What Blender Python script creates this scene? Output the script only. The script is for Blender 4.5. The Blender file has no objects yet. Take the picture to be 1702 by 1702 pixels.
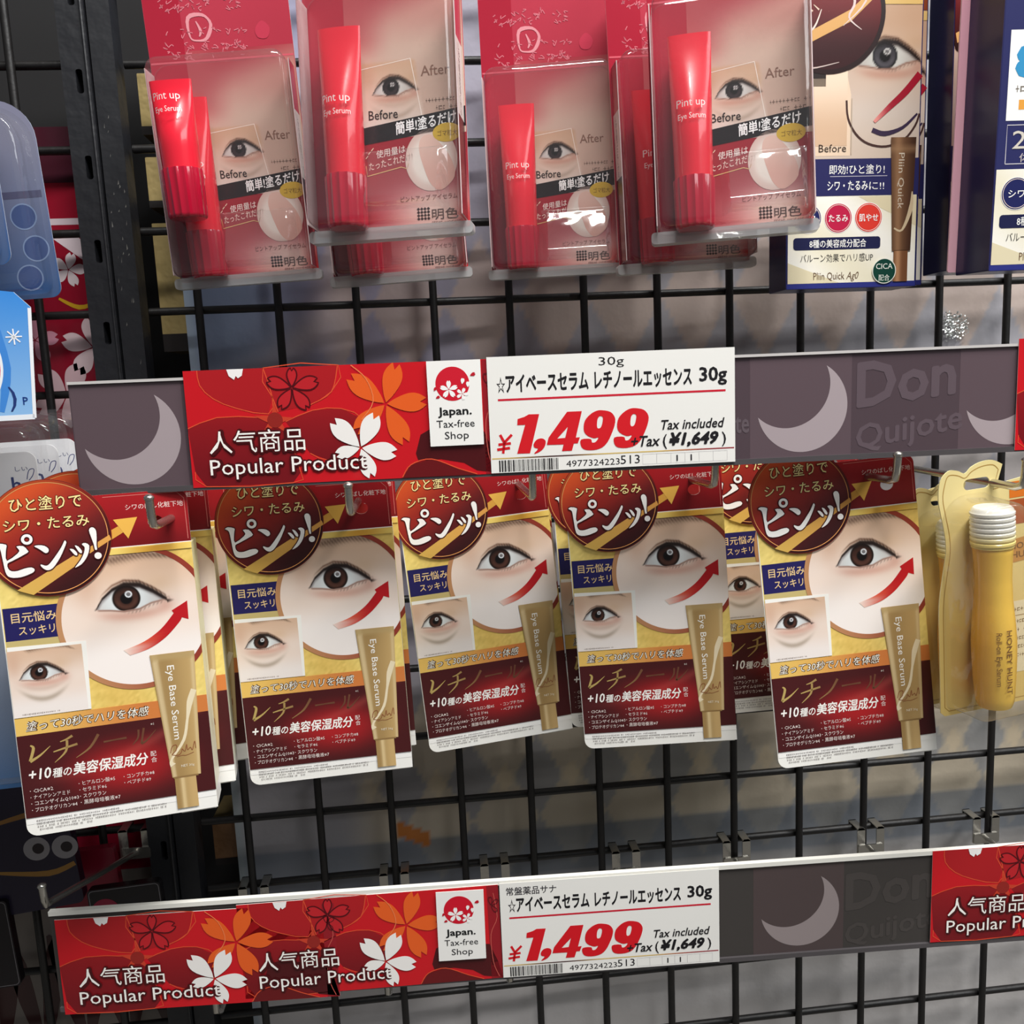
import bpy, math, random
import numpy as np
from mathutils import Matrix, Vector
from mathutils.geometry import tessellate_polygon

SC = bpy.context.scene
COL = SC.collection
rnd = random.Random(7)

# ------------------------------------------------------------------ camera, world, lights, exposure
cam_d = bpy.data.cameras.new('camera')
cam_d.sensor_width = 36.0
cam_d.lens = 1450 / 1702 * 36
cam_d.clip_start = 0.01
cam = bpy.data.objects.new('camera', cam_d)
COL.objects.link(cam)
_R = Vector((0.99419935, -0.09770409, -0.04496176))
_U = Vector((0.05837453, 0.1390786, 0.98855933))
_F = Vector((0.09033307, 0.98544967, -0.14397529))
_m = Matrix((_R, _U, -_F)).transposed().to_4x4()
_m.translation = Vector((0.14145551, -0.58893164, -0.05673566))
cam.matrix_world = _m
SC.camera = cam

world = bpy.data.worlds.new('store_ambience')
SC.world = world
world.use_nodes = True
world.node_tree.nodes['Background'].inputs[0].default_value = (0.93, 0.97, 1.0, 1)
world.node_tree.nodes['Background'].inputs[1].default_value = 0.12


def area(name, loc, target, sx, sy, power, color=(1, 1, 1)):
    d = bpy.data.lights.new(name, 'AREA')
    d.shape = 'RECTANGLE'
    d.size, d.size_y, d.energy, d.color = sx, sy, power, color
    o = bpy.data.objects.new(name, d)
    COL.objects.link(o)
    o.location = loc
    o.rotation_euler = (Vector(target) - Vector(loc)).to_track_quat('-Z', 'Y').to_euler()
    return o


area('ceiling_tube_light', (0.56, -0.76, 1.28), (0.25, -0.16, -0.15), 1.36, 0.11, 41, (1.0, 0.985, 0.96))
area('aisle_ceiling_light', (1.9, -1.7, 1.5), (0.2, 0, -0.1), 2.2, 0.9, 30, (0.95, 0.98, 1.0))

vs = SC.view_settings
SC.cycles.transparent_max_bounces = 32
vs.view_transform = 'Standard'
vs.look = 'None'
vs.exposure = 0.16
vs.gamma = 1.0
vs.use_curve_mapping = False


# ------------------------------------------------------------------ materials
def lin(c):
    c = np.asarray(c, float) / 255.0
    return np.where(c <= 0.04045, c / 12.92, ((c + 0.055) / 1.055) ** 2.4)


MATS = {}


def new_mat(name):
    m = bpy.data.materials.new(name)
    m.use_nodes = True
    nt = m.node_tree
    MATS[name] = m
    return m, nt, nt.nodes['Principled BSDF']


def print_mat(name, rough, spec=0.5, coat=0.0, noise=0.0, metal=0.0):
    m, nt, b = new_mat(name)
    a = nt.nodes.new('ShaderNodeAttribute')
    a.attribute_name = 'Col'
    nt.links.new(a.outputs['Color'], b.inputs['Base Color'])
    b.inputs['Roughness'].default_value = rough
    b.inputs['Specular IOR Level'].default_value = spec
    b.inputs['Coat Weight'].default_value = coat
    b.inputs['Coat Roughness'].default_value = 0.15
    b.inputs['Metallic'].default_value = metal
    if noise:
        tc = nt.nodes.new('ShaderNodeTexCoord')
        n = nt.nodes.new('ShaderNodeTexNoise')
        n.inputs['Scale'].default_value = 60
        n.inputs['Detail'].default_value = 3
        bp = nt.nodes.new('ShaderNodeBump')
        bp.inputs['Strength'].default_value = noise
        bp.inputs['Distance'].default_value = 0.002
        nt.links.new(tc.outputs['Object'], n.inputs['Vector'])
        nt.links.new(n.outputs['Fac'], bp.inputs['Height'])
        nt.links.new(bp.outputs['Normal'], b.inputs['Normal'])
    return m


PRINT = print_mat('printed_card', 0.42, 0.35)
GLOSSY = print_mat('glossy_card', 0.25, 0.4)
PAPER = print_mat('matt_paper', 0.6, 0.25)
SHEET = print_mat('plastic_backing_sheet', 0.38, 0.4, noise=0.35)
FOIL = print_mat('embossed_foil', 0.4, 0.5, noise=0.8, metal=0.4)
RAILM = print_mat('rail_plastic', 0.22, 0.5, noise=0.15)
POSTPRINT = print_mat('scuffed_black_paint', 0.5, 0.5, noise=0.4)
PLASTIC = print_mat('moulded_plastic', 0.2, 0.5, coat=0.3)


def solid(name, rgb, rough, metal=0.0, spec=0.5, coat=0.0, bump=0.0, scale=200, trans=0.0):
    m, nt, b = new_mat(name)
    b.inputs['Base Color'].default_value = (*lin(rgb), 1)
    b.inputs['Roughness'].default_value = rough
    b.inputs['Metallic'].default_value = metal
    b.inputs['Specular IOR Level'].default_value = spec
    b.inputs['Coat Weight'].default_value = coat
    b.inputs['Transmission Weight'].default_value = trans
    if bump:
        tc = nt.nodes.new('ShaderNodeTexCoord')
        n = nt.nodes.new('ShaderNodeTexNoise')
        n.inputs['Scale'].default_value = scale
        bp = nt.nodes.new('ShaderNodeBump')
        bp.inputs['Strength'].default_value = bump
        bp.inputs['Distance'].default_value = 0.001
        nt.links.new(tc.outputs['Object'], n.inputs['Vector'])
        nt.links.new(n.outputs['Fac'], bp.inputs['Height'])
        nt.links.new(bp.outputs['Normal'], b.inputs['Normal'])
    return m


BLACKWIRE = solid('black_coated_wire', (22, 20, 20), 0.45, bump=0.25)
BLACKPOST = solid('black_painted_steel', (24, 25, 30), 0.5, bump=0.5, scale=120)
STEEL = solid('zinc_plated_steel', (190, 187, 180), 0.25, metal=0.92, bump=0.1, scale=400)
SPARKLE = solid('shiny_crumpled_tape', (235, 238, 235), 0.3, metal=0.7)
DARKBACK = solid('dark_shelf_back', (18, 17, 19), 0.8)
TUBERED = solid('red_tube_plastic', (228, 36, 56), 0.22, coat=0.5)
CAPRED = solid('ruby_cap_plastic', (178, 16, 48), 0.15, coat=0.7)


def clear_mat(name, tint, rough=0.06, bump=0.3, scale=60, base=0.02, haze=0.025):
    m = bpy.data.materials.new(name)
    m.use_nodes = True
    nt = m.node_tree
    nt.nodes.clear()
    out = nt.nodes.new('ShaderNodeOutputMaterial')
    tr = nt.nodes.new('ShaderNodeBsdfTransparent')
    tr.inputs[0].default_value = (*tint, 1)
    gl = nt.nodes.new('ShaderNodeBsdfGlossy')
    gl.inputs['Roughness'].default_value = rough
    fr = nt.nodes.new('ShaderNodeFresnel')
    # the same thin-film reflectance from either side of the sheet
    ge = nt.nodes.new('ShaderNodeNewGeometry')
    ir = nt.nodes.new('ShaderNodeMapRange')
    ir.inputs['To Min'].default_value = 1.5
    ir.inputs['To Max'].default_value = 1 / 1.5
    nt.links.new(ge.outputs['Backfacing'], ir.inputs['Value'])
    nt.links.new(ir.outputs['Result'], fr.inputs[0])
    mx = nt.nodes.new('ShaderNodeMixShader')
    ad = nt.nodes.new('ShaderNodeMath')
    ad.operation = 'ADD'
    ad.use_clamp = True
    ad.inputs[1].default_value = base
    tc = nt.nodes.new('ShaderNodeTexCoord')
    n = nt.nodes.new('ShaderNodeTexNoise')
    n.inputs['Scale'].default_value = scale
    n.inputs['Detail'].default_value = 2
    bp = nt.nodes.new('ShaderNodeBump')
    bp.inputs['Strength'].default_value = bump
    bp.inputs['Distance'].default_value = 0.002
    L = nt.links.new
    L(tc.outputs['Object'], n.inputs['Vector'])
    L(n.outputs['Fac'], bp.inputs['Height'])
    L(bp.outputs['Normal'], gl.inputs['Normal'])
    L(bp.outputs['Normal'], fr.inputs['Normal'])
    L(fr.outputs[0], ad.inputs[0])
    L(ad.outputs[0], mx.inputs[0])
    L(tr.outputs[0], mx.inputs[1])
    L(gl.outputs[0], mx.inputs[2])
    df = nt.nodes.new('ShaderNodeBsdfDiffuse')
    df.inputs[0].default_value = (0.85, 0.85, 0.86, 1)
    m2 = nt.nodes.new('ShaderNodeMixShader')
    m2.inputs[0].default_value = haze
    L(mx.outputs[0], m2.inputs[1])
    L(df.outputs[0], m2.inputs[2])
    L(m2.outputs[0], out.inputs[0])
    MATS[name] = m
    return m


CLEAR = clear_mat('clear_blister_plastic', (0.985, 0.985, 0.985), base=0.03)
FROST = clear_mat('milky_blister_edge', (0.75, 0.76, 0.74), rough=0.3, base=0.08, haze=0.32)
CLEARTAN = clear_mat('honey_tinted_blister', (0.995, 0.985, 0.95))
CLEARFILM = clear_mat('clear_rail_film', (0.95, 0.95, 0.96), rough=0.12, bump=0.15)


# ------------------------------------------------------------------ text outlines
_tc = {}
_fc = bpy.data.curves.new('lettering_source', 'FONT')
_fo = bpy.data.objects.new('lettering_source', _fc)
COL.objects.link(_fo)


def glyphs(s, res=2):
    k = (s, res)
    if k not in _tc:
        _fc.body, _fc.resolution_u = s, res
        dg = bpy.context.evaluated_depsgraph_get()
        dg.update()
        me = bpy.data.meshes.new_from_object(_fo.evaluated_get(dg))
        v = np.empty(len(me.vertices) * 3)
        me.vertices.foreach_get('co', v)
        _tc[k] = (v.reshape(-1, 3)[:, :2].copy(), [tuple(p.vertices) for p in me.polygons])
        bpy.data.meshes.remove(me)
    return _tc[k]


def smooth(pts, n=4, closed=True):
    """Catmull-Rom through the points."""
    p = np.array(pts, float)
    out = []
    N = len(p)
    for i in range(N if closed else N - 1):
        a, b = p[i], p[(i + 1) % N]
        z = p[i - 1] if (closed or i > 0) else a
        c = p[(i + 2) % N] if (closed or i + 2 < N) else b
        for k in range(n):
            t = k / n
            out.append(0.5 * (2 * a + (b - z) * t + (2 * z - 5 * a + 4 * b - c) * t * t + (3 * a - z - 3 * b + c) * t ** 3))
    if not closed:
        out.append(p[-1])
    return [tuple(q) for q in out]


def rrect(x0, z0, x1, z1, r, n=6):
    """r: one radius or (BL, BR, TR, TL)."""
    rs = (r,) * 4 if not isinstance(r, (tuple, list)) else r
    out = []
    for (cx, cz, a0), q in zip(((x0, z0, 180), (x1, z0, 270), (x1, z1, 0), (x0, z1, 90)), rs):
        if q <= 0:
            out.append((cx, cz))
            continue
        ox = cx + (q if a0 in (180, 90) else -q)
        oz = cz + (q if a0 in (180, 270) else -q)
        for i in range(n + 1):
            a = math.radians(a0 + 90 * i / n)
            out.append((ox + q * math.cos(a), oz + q * math.sin(a)))
    return out


def circ(cx, cz, r, n=40, rz=None):
    rz = rz or r
    return [(cx + r * math.cos(2 * math.pi * i / n), cz + rz * math.sin(2 * math.pi * i / n)) for i in range(n)]


def petal(cx, cz, tx, tz, w=0.42, notch=0.16, root=0.04):
    """cherry blossom petal from the flower centre to its notched tip"""
    d = np.array([tx - cx, tz - cz])
    L = np.hypot(*d)
    e = d / L
    n = np.array([-e[1], e[0]])
    prof = [(root, 0), (0.2, 0.42), (0.45, 0.85), (0.66, 1), (0.84, 0.82), (1.0, 0.36)]
    a = [np.array([cx, cz]) + e * L * t + n * L * w * 0.5 * q for t, q in prof]
    b = [np.array([cx, cz]) + e * L * t - n * L * w * 0.5 * q for t, q in prof[::-1]]
    tip = np.array([cx, cz]) + e * L * (1 - notch)
    left = smooth([tuple(p) for p in a], 3, False)
    right = smooth([tuple(p) for p in b], 3, False)
    return left + [tuple(tip)] + right[:-1]


# ------------------------------------------------------------------ Art: a printed or moulded mesh with a colour attribute, in millimetres
class Art:
    LAY = 0.05

    def __init__(self, xf=None):
        self.v, self.f, self.c, self.n = [], [], [], 0
        self.xf = xf
        self.fixed = None

    def add(self, V, F, C):
        V = np.asarray(V, float)
        if self.xf is not None:
            V = self.xf(V)
        C = np.asarray(C, float)
        if C.ndim == 1:
            C = np.tile(C, (len(V), 1))
        self.v.append(V)
        self.c.append(lin(C))
        n = self.n
        self.f.extend([tuple(i + n for i in f) for f in F])
        self.n += len(V)

    def flat(self, P, F, col, lay, sub=None):
        P = np.asarray(P, float)
        C = col(P[:, 0], P[:, 1]) if callable(col) else col
        y = np.full(len(P), -lay * self.LAY) - (0 if sub is None else sub)
        self.add(np.stack([P[:, 0], y, P[:, 1]], 1), F, C)

    def poly(self, pts, col, lay=1, holes=()):
        loops = [list(pts)] + [list(h) for h in holes]
        allp = [p for l in loops for p in l]
        tri = tessellate_polygon([[Vector((p[0], p[1], 0)) for p in l] for l in loops])
        self.flat(allp, [tuple(t) for t in tri], col, lay)

    def rect(self, x0, z0, x1, z1, col, lay=1):
        self.flat([(x0, z0), (x1, z0), (x1, z1), (x0, z1)], [(0, 1, 2, 3)], col, lay)

    def grid(self, x0, z0, x1, z1, nx, nz, fn, lay=1):
        X, Z = np.meshgrid(np.linspace(x0, x1, nx + 1), np.linspace(z0, z1, nz + 1))
        F = [(j * (nx + 1) + i, j * (nx + 1) + i + 1, (j + 1) * (nx + 1) + i + 1, (j + 1) * (nx + 1) + i)
             for j in range(nz) for i in range(nx)]
        self.flat(np.stack([X.ravel(), Z.ravel()], 1), F, fn, lay)

    def disc(self, cx, cz, r, fn, lay=1, rings=12, seg=72, r0=0.0, clamp=None, rz=1.0):
        P, F = [], []
        for j in range(rings + 1):
            q = r0 + (r - r0) * j / rings
            for i in range(seg):
                a = 2 * math.pi * i / seg
                P.append((cx + q * math.cos(a), cz + q * rz * math.sin(a)))
        for j in range(rings):
            for i in range(seg):
                k = (i + 1) % seg
                F.append((j * seg + i, j * seg + k, (j + 1) * seg + k, (j + 1) * seg + i))
        P = np.array(P)
        if clamp:
            P[:, 0] = np.clip(P[:, 0], clamp[0], clamp[2])
            P[:, 1] = np.clip(P[:, 1], clamp[1], clamp[3])
        self.flat(P, F, fn, lay)

    def stroke(self, pts, w, col, lay=1, n=4, closed=False):
        p = np.array(smooth(pts, n, closed) if n > 1 else pts, float)
        if closed:
            p = np.vstack([p, p[:1]])
        m = len(p)
        ws = np.interp(np.linspace(0, 1, m), np.linspace(0, 1, len(w)), w) if hasattr(w, '__len__') else np.full(m, w)
        d = np.gradient(p, axis=0)
        d /= np.maximum(np.hypot(d[:, 0], d[:, 1]), 1e-9)[:, None]
        nn = np.stack([-d[:, 1], d[:, 0]], 1) * ws[:, None] / 2
        P = np.vstack([p + nn, p - nn])
        self.flat(P, [(i, i + 1, m + i + 1, m + i) for i in range(m - 1)], col, lay)

    def text(self, s, x, z, h, col, w=None, lay=3, bold=0.0, shear=0.0, rot=0.0, up=0.0, res=2, wrap=None):
        """baseline start (x,z); h = em size; w = fitted width; up = baseline rise per mm."""
        v, f = glyphs(s, res)
        if not len(v):
            return
        v = v.copy()
        v[:, 0] += v[:, 1] * shear
        v[:, 0] -= v[:, 0].min()
        if bold:
            o = bold * 1.15
            k8 = [(1, 0), (-1, 0), (0, 1), (0, -1)] + ([(0.7, 0.7), (-0.7, 0.7), (0.7, -0.7), (-0.7, -0.7)] if bold > 0.02 else [])
            n0 = len(v)
            f = [tuple(i + k * n0 for i in q) for k in range(len(k8)) for q in f]
            v = np.vstack([v + np.array(k) * o * np.array([0.8, 0.8]) for k in k8])
            v[:, 0] -= v[:, 0].min()
            sub = np.repeat(np.arange(len(k8)), n0) * 0.0025
        else:
            sub = None
        sx = (w / v[:, 0].max()) if w else h
        v = np.stack([v[:, 0] * sx, v[:, 1] * h], 1)
        v[:, 1] += v[:, 0] * up
        c, q = math.cos(rot), math.sin(rot)
        v = np.stack([x + v[:, 0] * c - v[:, 1] * q, z + v[:, 0] * q + v[:, 1] * c], 1)
        if wrap:
            cx, cy, r = wrap
            y = cy - np.sqrt(np.maximum(r * r - (v[:, 0] - cx) ** 2, 0.01)) - 0.1
            self.add(np.stack([v[:, 0], y, v[:, 1]], 1), f, col)
        else:
            self.flat(v, f, col, lay, sub)

    def slab(self, outline, y0, y1, col, side=None, holes=(), back=None):
        """solid plate: outline extruded from y0 (front) to y1 (back)"""
        loops = [list(outline)] + [list(h) for h in holes]
        allp = np.array([p for l in loops for p in l], float)
        tri = [tuple(t) for t in tessellate_polygon([[Vector((p[0], p[1], 0)) for p in l] for l in loops])]
        side = side if side is not None else col
        for y, c in ((y0, col), (y1, back if back is not None else side)):
            C = c(allp[:, 0], allp[:, 1]) if callable(c) else c
            self.add(np.stack([allp[:, 0], np.full(len(allp), y), allp[:, 1]], 1), tri, C)
        for l in loops:
            q = np.array(l, float)
            m = len(q)
            V = np.vstack([np.stack([q[:, 0], np.full(m, y), q[:, 1]], 1) for y in (y0, y1)])
            C = side(V[:, 0], V[:, 2]) if callable(side) else side
            self.add(V, [(i, (i + 1) % m, m + (i + 1) % m, m + i) for i in range(m)], C)

    def tube(self, pts, r, col, seg=10, caps=True):
        """round bar along 3-D points"""
        p = np.array(pts, float)
        m = len(p)
        rs = np.full(m, r) if not hasattr(r, '__len__') else np.array(r)
        V, F = [], []
        t = np.gradient(p, axis=0)
        t /= np.linalg.norm(t, axis=1)[:, None]
        ref = np.array([0, 0, 1.0]) if abs(t[0][2]) < 0.9 else np.array([1.0, 0, 0])
        for i in range(m):
            a = np.cross(t[i], ref)
            if np.linalg.norm(a) < 1e-3:
                a = np.cross(t[i], [1.0, 0.1, 0])
            a /= np.linalg.norm(a)
            b = np.cross(t[i], a)
            ref = -b if np.dot(ref, -b) > np.dot(ref, b) else b
            for k in range(seg):
                th = 2 * math.pi * k / seg
                V.append(p[i] + rs[i] * (math.cos(th) * a + math.sin(th) * b))
        for i in range(m - 1):
            for k in range(seg):
                F.append((i * seg + k, i * seg + (k + 1) % seg, (i + 1) * seg + (k + 1) % seg, (i + 1) * seg + k))
        if caps:
            F.append(tuple(range(seg)))
            F.append(tuple((m - 1) * seg + k for k in range(seg)))
        self.add(V, F, col)

    def loft(self, rings, col, caps=True):
        """rings: equal-length 3-D loops"""
        m = len(rings[0])
        V = [p for r in rings for p in r]
        F = []
        for j in range(len(rings) - 1):
            for i in range(m):
                k = (i + 1) % m
                F.append((j * m + i, j * m + k, (j + 1) * m + k, (j + 1) * m + i))
        if caps:
            F.append(tuple(range(m)))
            F.append(tuple((len(rings) - 1) * m + i for i in range(m)))
        C = col if not callable(col) else col(np.array(V))
        self.add(V, F, C)

    def build(self, name, mat, parent=None, scale=0.001, shade=False, label=None):
        me = bpy.data.meshes.new(name)
        V = np.vstack(self.v) * scale
        C = np.vstack(self.c)
        me.from_pydata(V.tolist(), [], self.f)
        a = me.color_attributes.new('Col', 'FLOAT_COLOR', 'POINT')
        a.data.foreach_set('color', np.hstack([C, np.ones((len(C), 1))]).astype(np.float32).ravel())
        me.materials.append(mat)
        me.update()
        if shade:
            me.polygons.foreach_set('use_smooth', [True] * len(me.polygons))
            me.set_sharp_from_angle(angle=math.radians(40))
        o = bpy.data.objects.new(name, me)
        COL.objects.link(o)
        if parent is not None:
            o.parent = parent
        if label:
            o['label'] = label
        return o


def join(a, b):
    a.v += b.v
    a.c += b.c
    a.f += [tuple(i + a.n for i in f) for f in b.f]
    a.n += b.n
    return a


def tag(o, label=None, cat=None, group=None, kind=None):
    for k, v in (('label', label), ('category', cat), ('group', group), ('kind', kind)):
        if v:
            o[k] = v
    return o


def thing(name, label, cat, group=None, loc=(0, 0, 0), ypr=(0, 0, 0)):
    o = bpy.data.objects.new(name, None)
    o.empty_display_size = 0.01
    COL.objects.link(o)
    tag(o, label, cat, group)
    place(o, loc, ypr)
    return o


def place(o, loc, ypr=(0, 0, 0), sc=1.0):
    y, p, r = [math.radians(a) for a in ypr]
    M = (Matrix.Rotation(y, 4, 'Z') @ Matrix.Rotation(p, 4, 'X') @ Matrix.Rotation(r, 4, 'Y'))
    M.translation = Vector(loc)
    o.matrix_world = M @ Matrix.Scale(sc, 4)


def dup(root, label, loc, ypr=(0, 0, 0), skip=()):
    r = root.copy()
    COL.objects.link(r)
    r['label'] = label
    for ch in list(root.children):
        if ch.name.split('.')[0] in skip:
            continue
        c = ch.copy()
        COL.objects.link(c)
        c.parent = r
        for g in ch.children:
            d = g.copy()
            COL.objects.link(d)
            d.parent = c
    place(r, loc, ypr)
    return r


def mix(a, b, t):
    t = np.asarray(t, float)[..., None]
    return np.asarray(a, float) * (1 - t) + np.asarray(b, float) * t


def sst(a, b, x):
    t = np.clip((x - a) / (b - a), 0, 1)
    return t * t * (3 - 2 * t)


# ------------------------------------------------------------------ the printed photograph of an eye
def eye_rgb(u, v, iris=(66, 40, 32), brow=True, bag=0.0, light=1.0, noise=0.0, soft=0.03):
    u, v = np.asarray(u, float), np.asarray(v, float)
    c = mix((228, 192, 164), (246, 226, 212), sst(1.3, -0.2, v))
    c = mix(c, (250, 240, 234), sst(-0.5, -1.6, v))
    c = mix(c, (214, 172, 146), 0.55 * np.exp(-((u + 1.2) / 0.35) ** 2 - ((v - 0.7) / 0.7) ** 2))
    c = mix(c, (224, 186, 150), 0.5 * np.exp(-((u - 0.8) / 0.5) ** 2 - ((v - 0.55) / 0.3) ** 2))
    c = mix(c, (212, 152, 132), 0.6 * np.exp(-((v + 0.36 - 0.12 * u * u) / 0.16) ** 2) * np.exp(-(u / 0.95) ** 4))
    c = mix(c, (206, 140, 122), 0.45 * np.exp(-((u - 0.95) / 0.25) ** 2 - ((v + 0.12) / 0.22) ** 2))
    if bag:
        ub = (u - 0.0) / 1.0
        c = mix(c, (176, 158, 140), bag * np.exp(-((v + 1.12 - 0.45 * ub ** 2) / 0.13) ** 2) * np.exp(-(ub / 0.95) ** 4))
        c = mix(c, (192, 160, 142), 0.5 * bag * np.exp(-((v + 0.62 - 0.25 * ub ** 2) / 0.12) ** 2) * np.exp(-(ub / 0.9) ** 4))
    if brow:
        bx = [-0.75, -0.47, 0.0, 0.5, 1.15, 1.6]
        bc = np.interp(u, bx, [1.32, 1.36, 1.44, 1.46, 1.36, 1.12])
        bw = np.interp(u, bx, [0.03, 0.13, 0.15, 0.12, 0.08, 0.02])
        tex = 0.75 + 0.25 * np.sin(u * 55 + v * 38)
        c = mix(c, (92, 68, 54), 0.8 * np.exp(-((v - bc) / bw) ** 2) * tex * sst(-0.8, -0.4, u) * sst(1.7, 1.3, u))
    xt = [-1.0, -0.8, -0.5, -0.16, 0.27, 0.63, 1.0]
    top = np.interp(u, xt, [-0.08, 0.23, 0.48, 0.61, 0.55, 0.33, 0.03], left=-0.08, right=-0.02)
    bot = np.interp(u, [-1.0, -0.6, -0.23, 0.2, 0.55, 0.85, 1.0], [-0.09, -0.13, -0.2, -0.17, -0.02, 0.03, 0.03], left=-0.08, right=0.04)
    # crease above the lid
    c = mix(c, (120, 84, 66), 0.75 * np.exp(-((v - top - 0.12) / 0.035) ** 2) * sst(-0.95, -0.5, u) * sst(1.15, 0.8, u))
    # sclera
    inside = sst(0, soft, v - bot) * sst(0, soft, top - v) * sst(-1.0, -0.96, u) * sst(0.98, 0.9, u)
    sc = mix((232, 236, 236), (196, 186, 182), np.clip(np.abs(u + 0.1) - 0.45, 0, 0.5) * 1.3)
    sc = mix(sc, (120, 110, 110), 0.8 * sst(0.2, 0.0, top - v))
    d = np.hypot(u + 0.13, v - 0.18)
    ir = mix(iris, np.array(iris) * 0.35, sst(0.3, 0.39, d))
    ir = mix(ir, np.array(iris) * 1.5 + 10, 0.5 * np.exp(-((d - 0.26) / 0.06) ** 2) * sst(0.1, -0.15, v - 0.18))
    ir = mix(ir, (18, 13, 14), sst(0.19, 0.15, d))
    ir = mix(ir, (25, 18, 18), 0.7 * sst(0.24, 0.05, top - v))
    sc = mix(sc, ir, sst(0.41, 0.375, d))
    dc = np.hypot(u + 0.06, v - 0.30)
    sc = mix(sc, (238, 242, 246), sst(0.115, 0.09, dc) * (0.45 + 0.55 * sst(0.05, 0.075, dc)))
    c = mix(c, sc, inside)
    # lash lines
    lw = np.interp(u, [-1, -0.5, 0.3, 0.9, 1.25], [0.03, 0.055, 0.085, 0.07, 0.02])
    tip = np.interp(u, [-1, 0.63, 1.0, 1.3], [0, 0, 0.03, 0.10])
    c = mix(c, (32, 22, 20), 0.96 * np.exp(-(((v - top - tip * 0.2) / lw) ** 2) ** 1.5) * sst(-1.06, -0.95, u) * sst(1.25, 0.95, u))
    lash = (0.5 + 0.5 * np.sin(u * 70 + v * 20)) * np.exp(-((v - top - 0.08) / 0.06) ** 2)
    c = mix(c, (40, 28, 24), 0.55 * lash * sst(-0.5, 0.2, u) * sst(1.2, 0.8, u))
    c = mix(c, (120, 78, 66), 0.65 * np.exp(-((v - bot + 0.01) / 0.028) ** 2) * sst(-1.0, -0.9, u) * sst(1.0, 0.8, u))
    ll = (0.5 + 0.5 * np.sin(u * 60 - v * 30)) * np.exp(-((v - bot + 0.07) / 0.04) ** 2)
    c = mix(c, (90, 60, 52), 0.35 * ll * sst(-0.3, 0.1, u) * sst(1.0, 0.8, u))
    return c * light


def marks(A, x0, x1, z, h, col, lay=4, dens=1.0, seed=1):
    """rows of unreadably small print"""
    r = random.Random(seed)
    x = x0
    while x < x1:
        w = h * (0.35 + 0.5 * r.random())
        if r.random() < 0.9 * dens:
            k = r.random()
            if k < 0.5:
                A.rect(x, z + h * 0.42, x + w, z + h * 0.58, col, lay)
                A.rect(x + w * 0.4, z, x + w * 0.6, z + h, col, lay)
            else:
                A.rect(x, z, x + w * 0.25, z + h * 0.9, col, lay)
                A.rect(x + w * 0.2, z + h * 0.7, x + w, z + h * 0.9, col, lay)
                A.rect(x + w * 0.3, z + h * 0.1, x + w, z + h * 0.25, col, lay)
        x += w + h * 0.22


# ================================================================== SETTING
def build_setting():
    a = Art()
    a.slab([(-2400, -1350), (3000, -1350), (3000, 1650), (-2400, 1650)], 110, 130, (18, 17, 19))
    tag(a.build('wall_back', DARKBACK), kind='structure')
    flat = lambda V: np.stack([V[:, 0], V[:, 2], V[:, 1]], 1)
    a = Art(flat)
    a.slab([(-2400, -3200), (3000, -3200), (3000, 130), (-2400, 130)], -1370, -1350, (150, 146, 140))
    tag(a.build('floor', PAPER), kind='structure')
    a = Art(flat)
    a.slab([(-2400, -3200), (3000, -3200), (3000, 130), (-2400, 130)], 1650, 1670, (210, 210, 206))
    tag(a.build('ceiling', PAPER), kind='structure')


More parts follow.
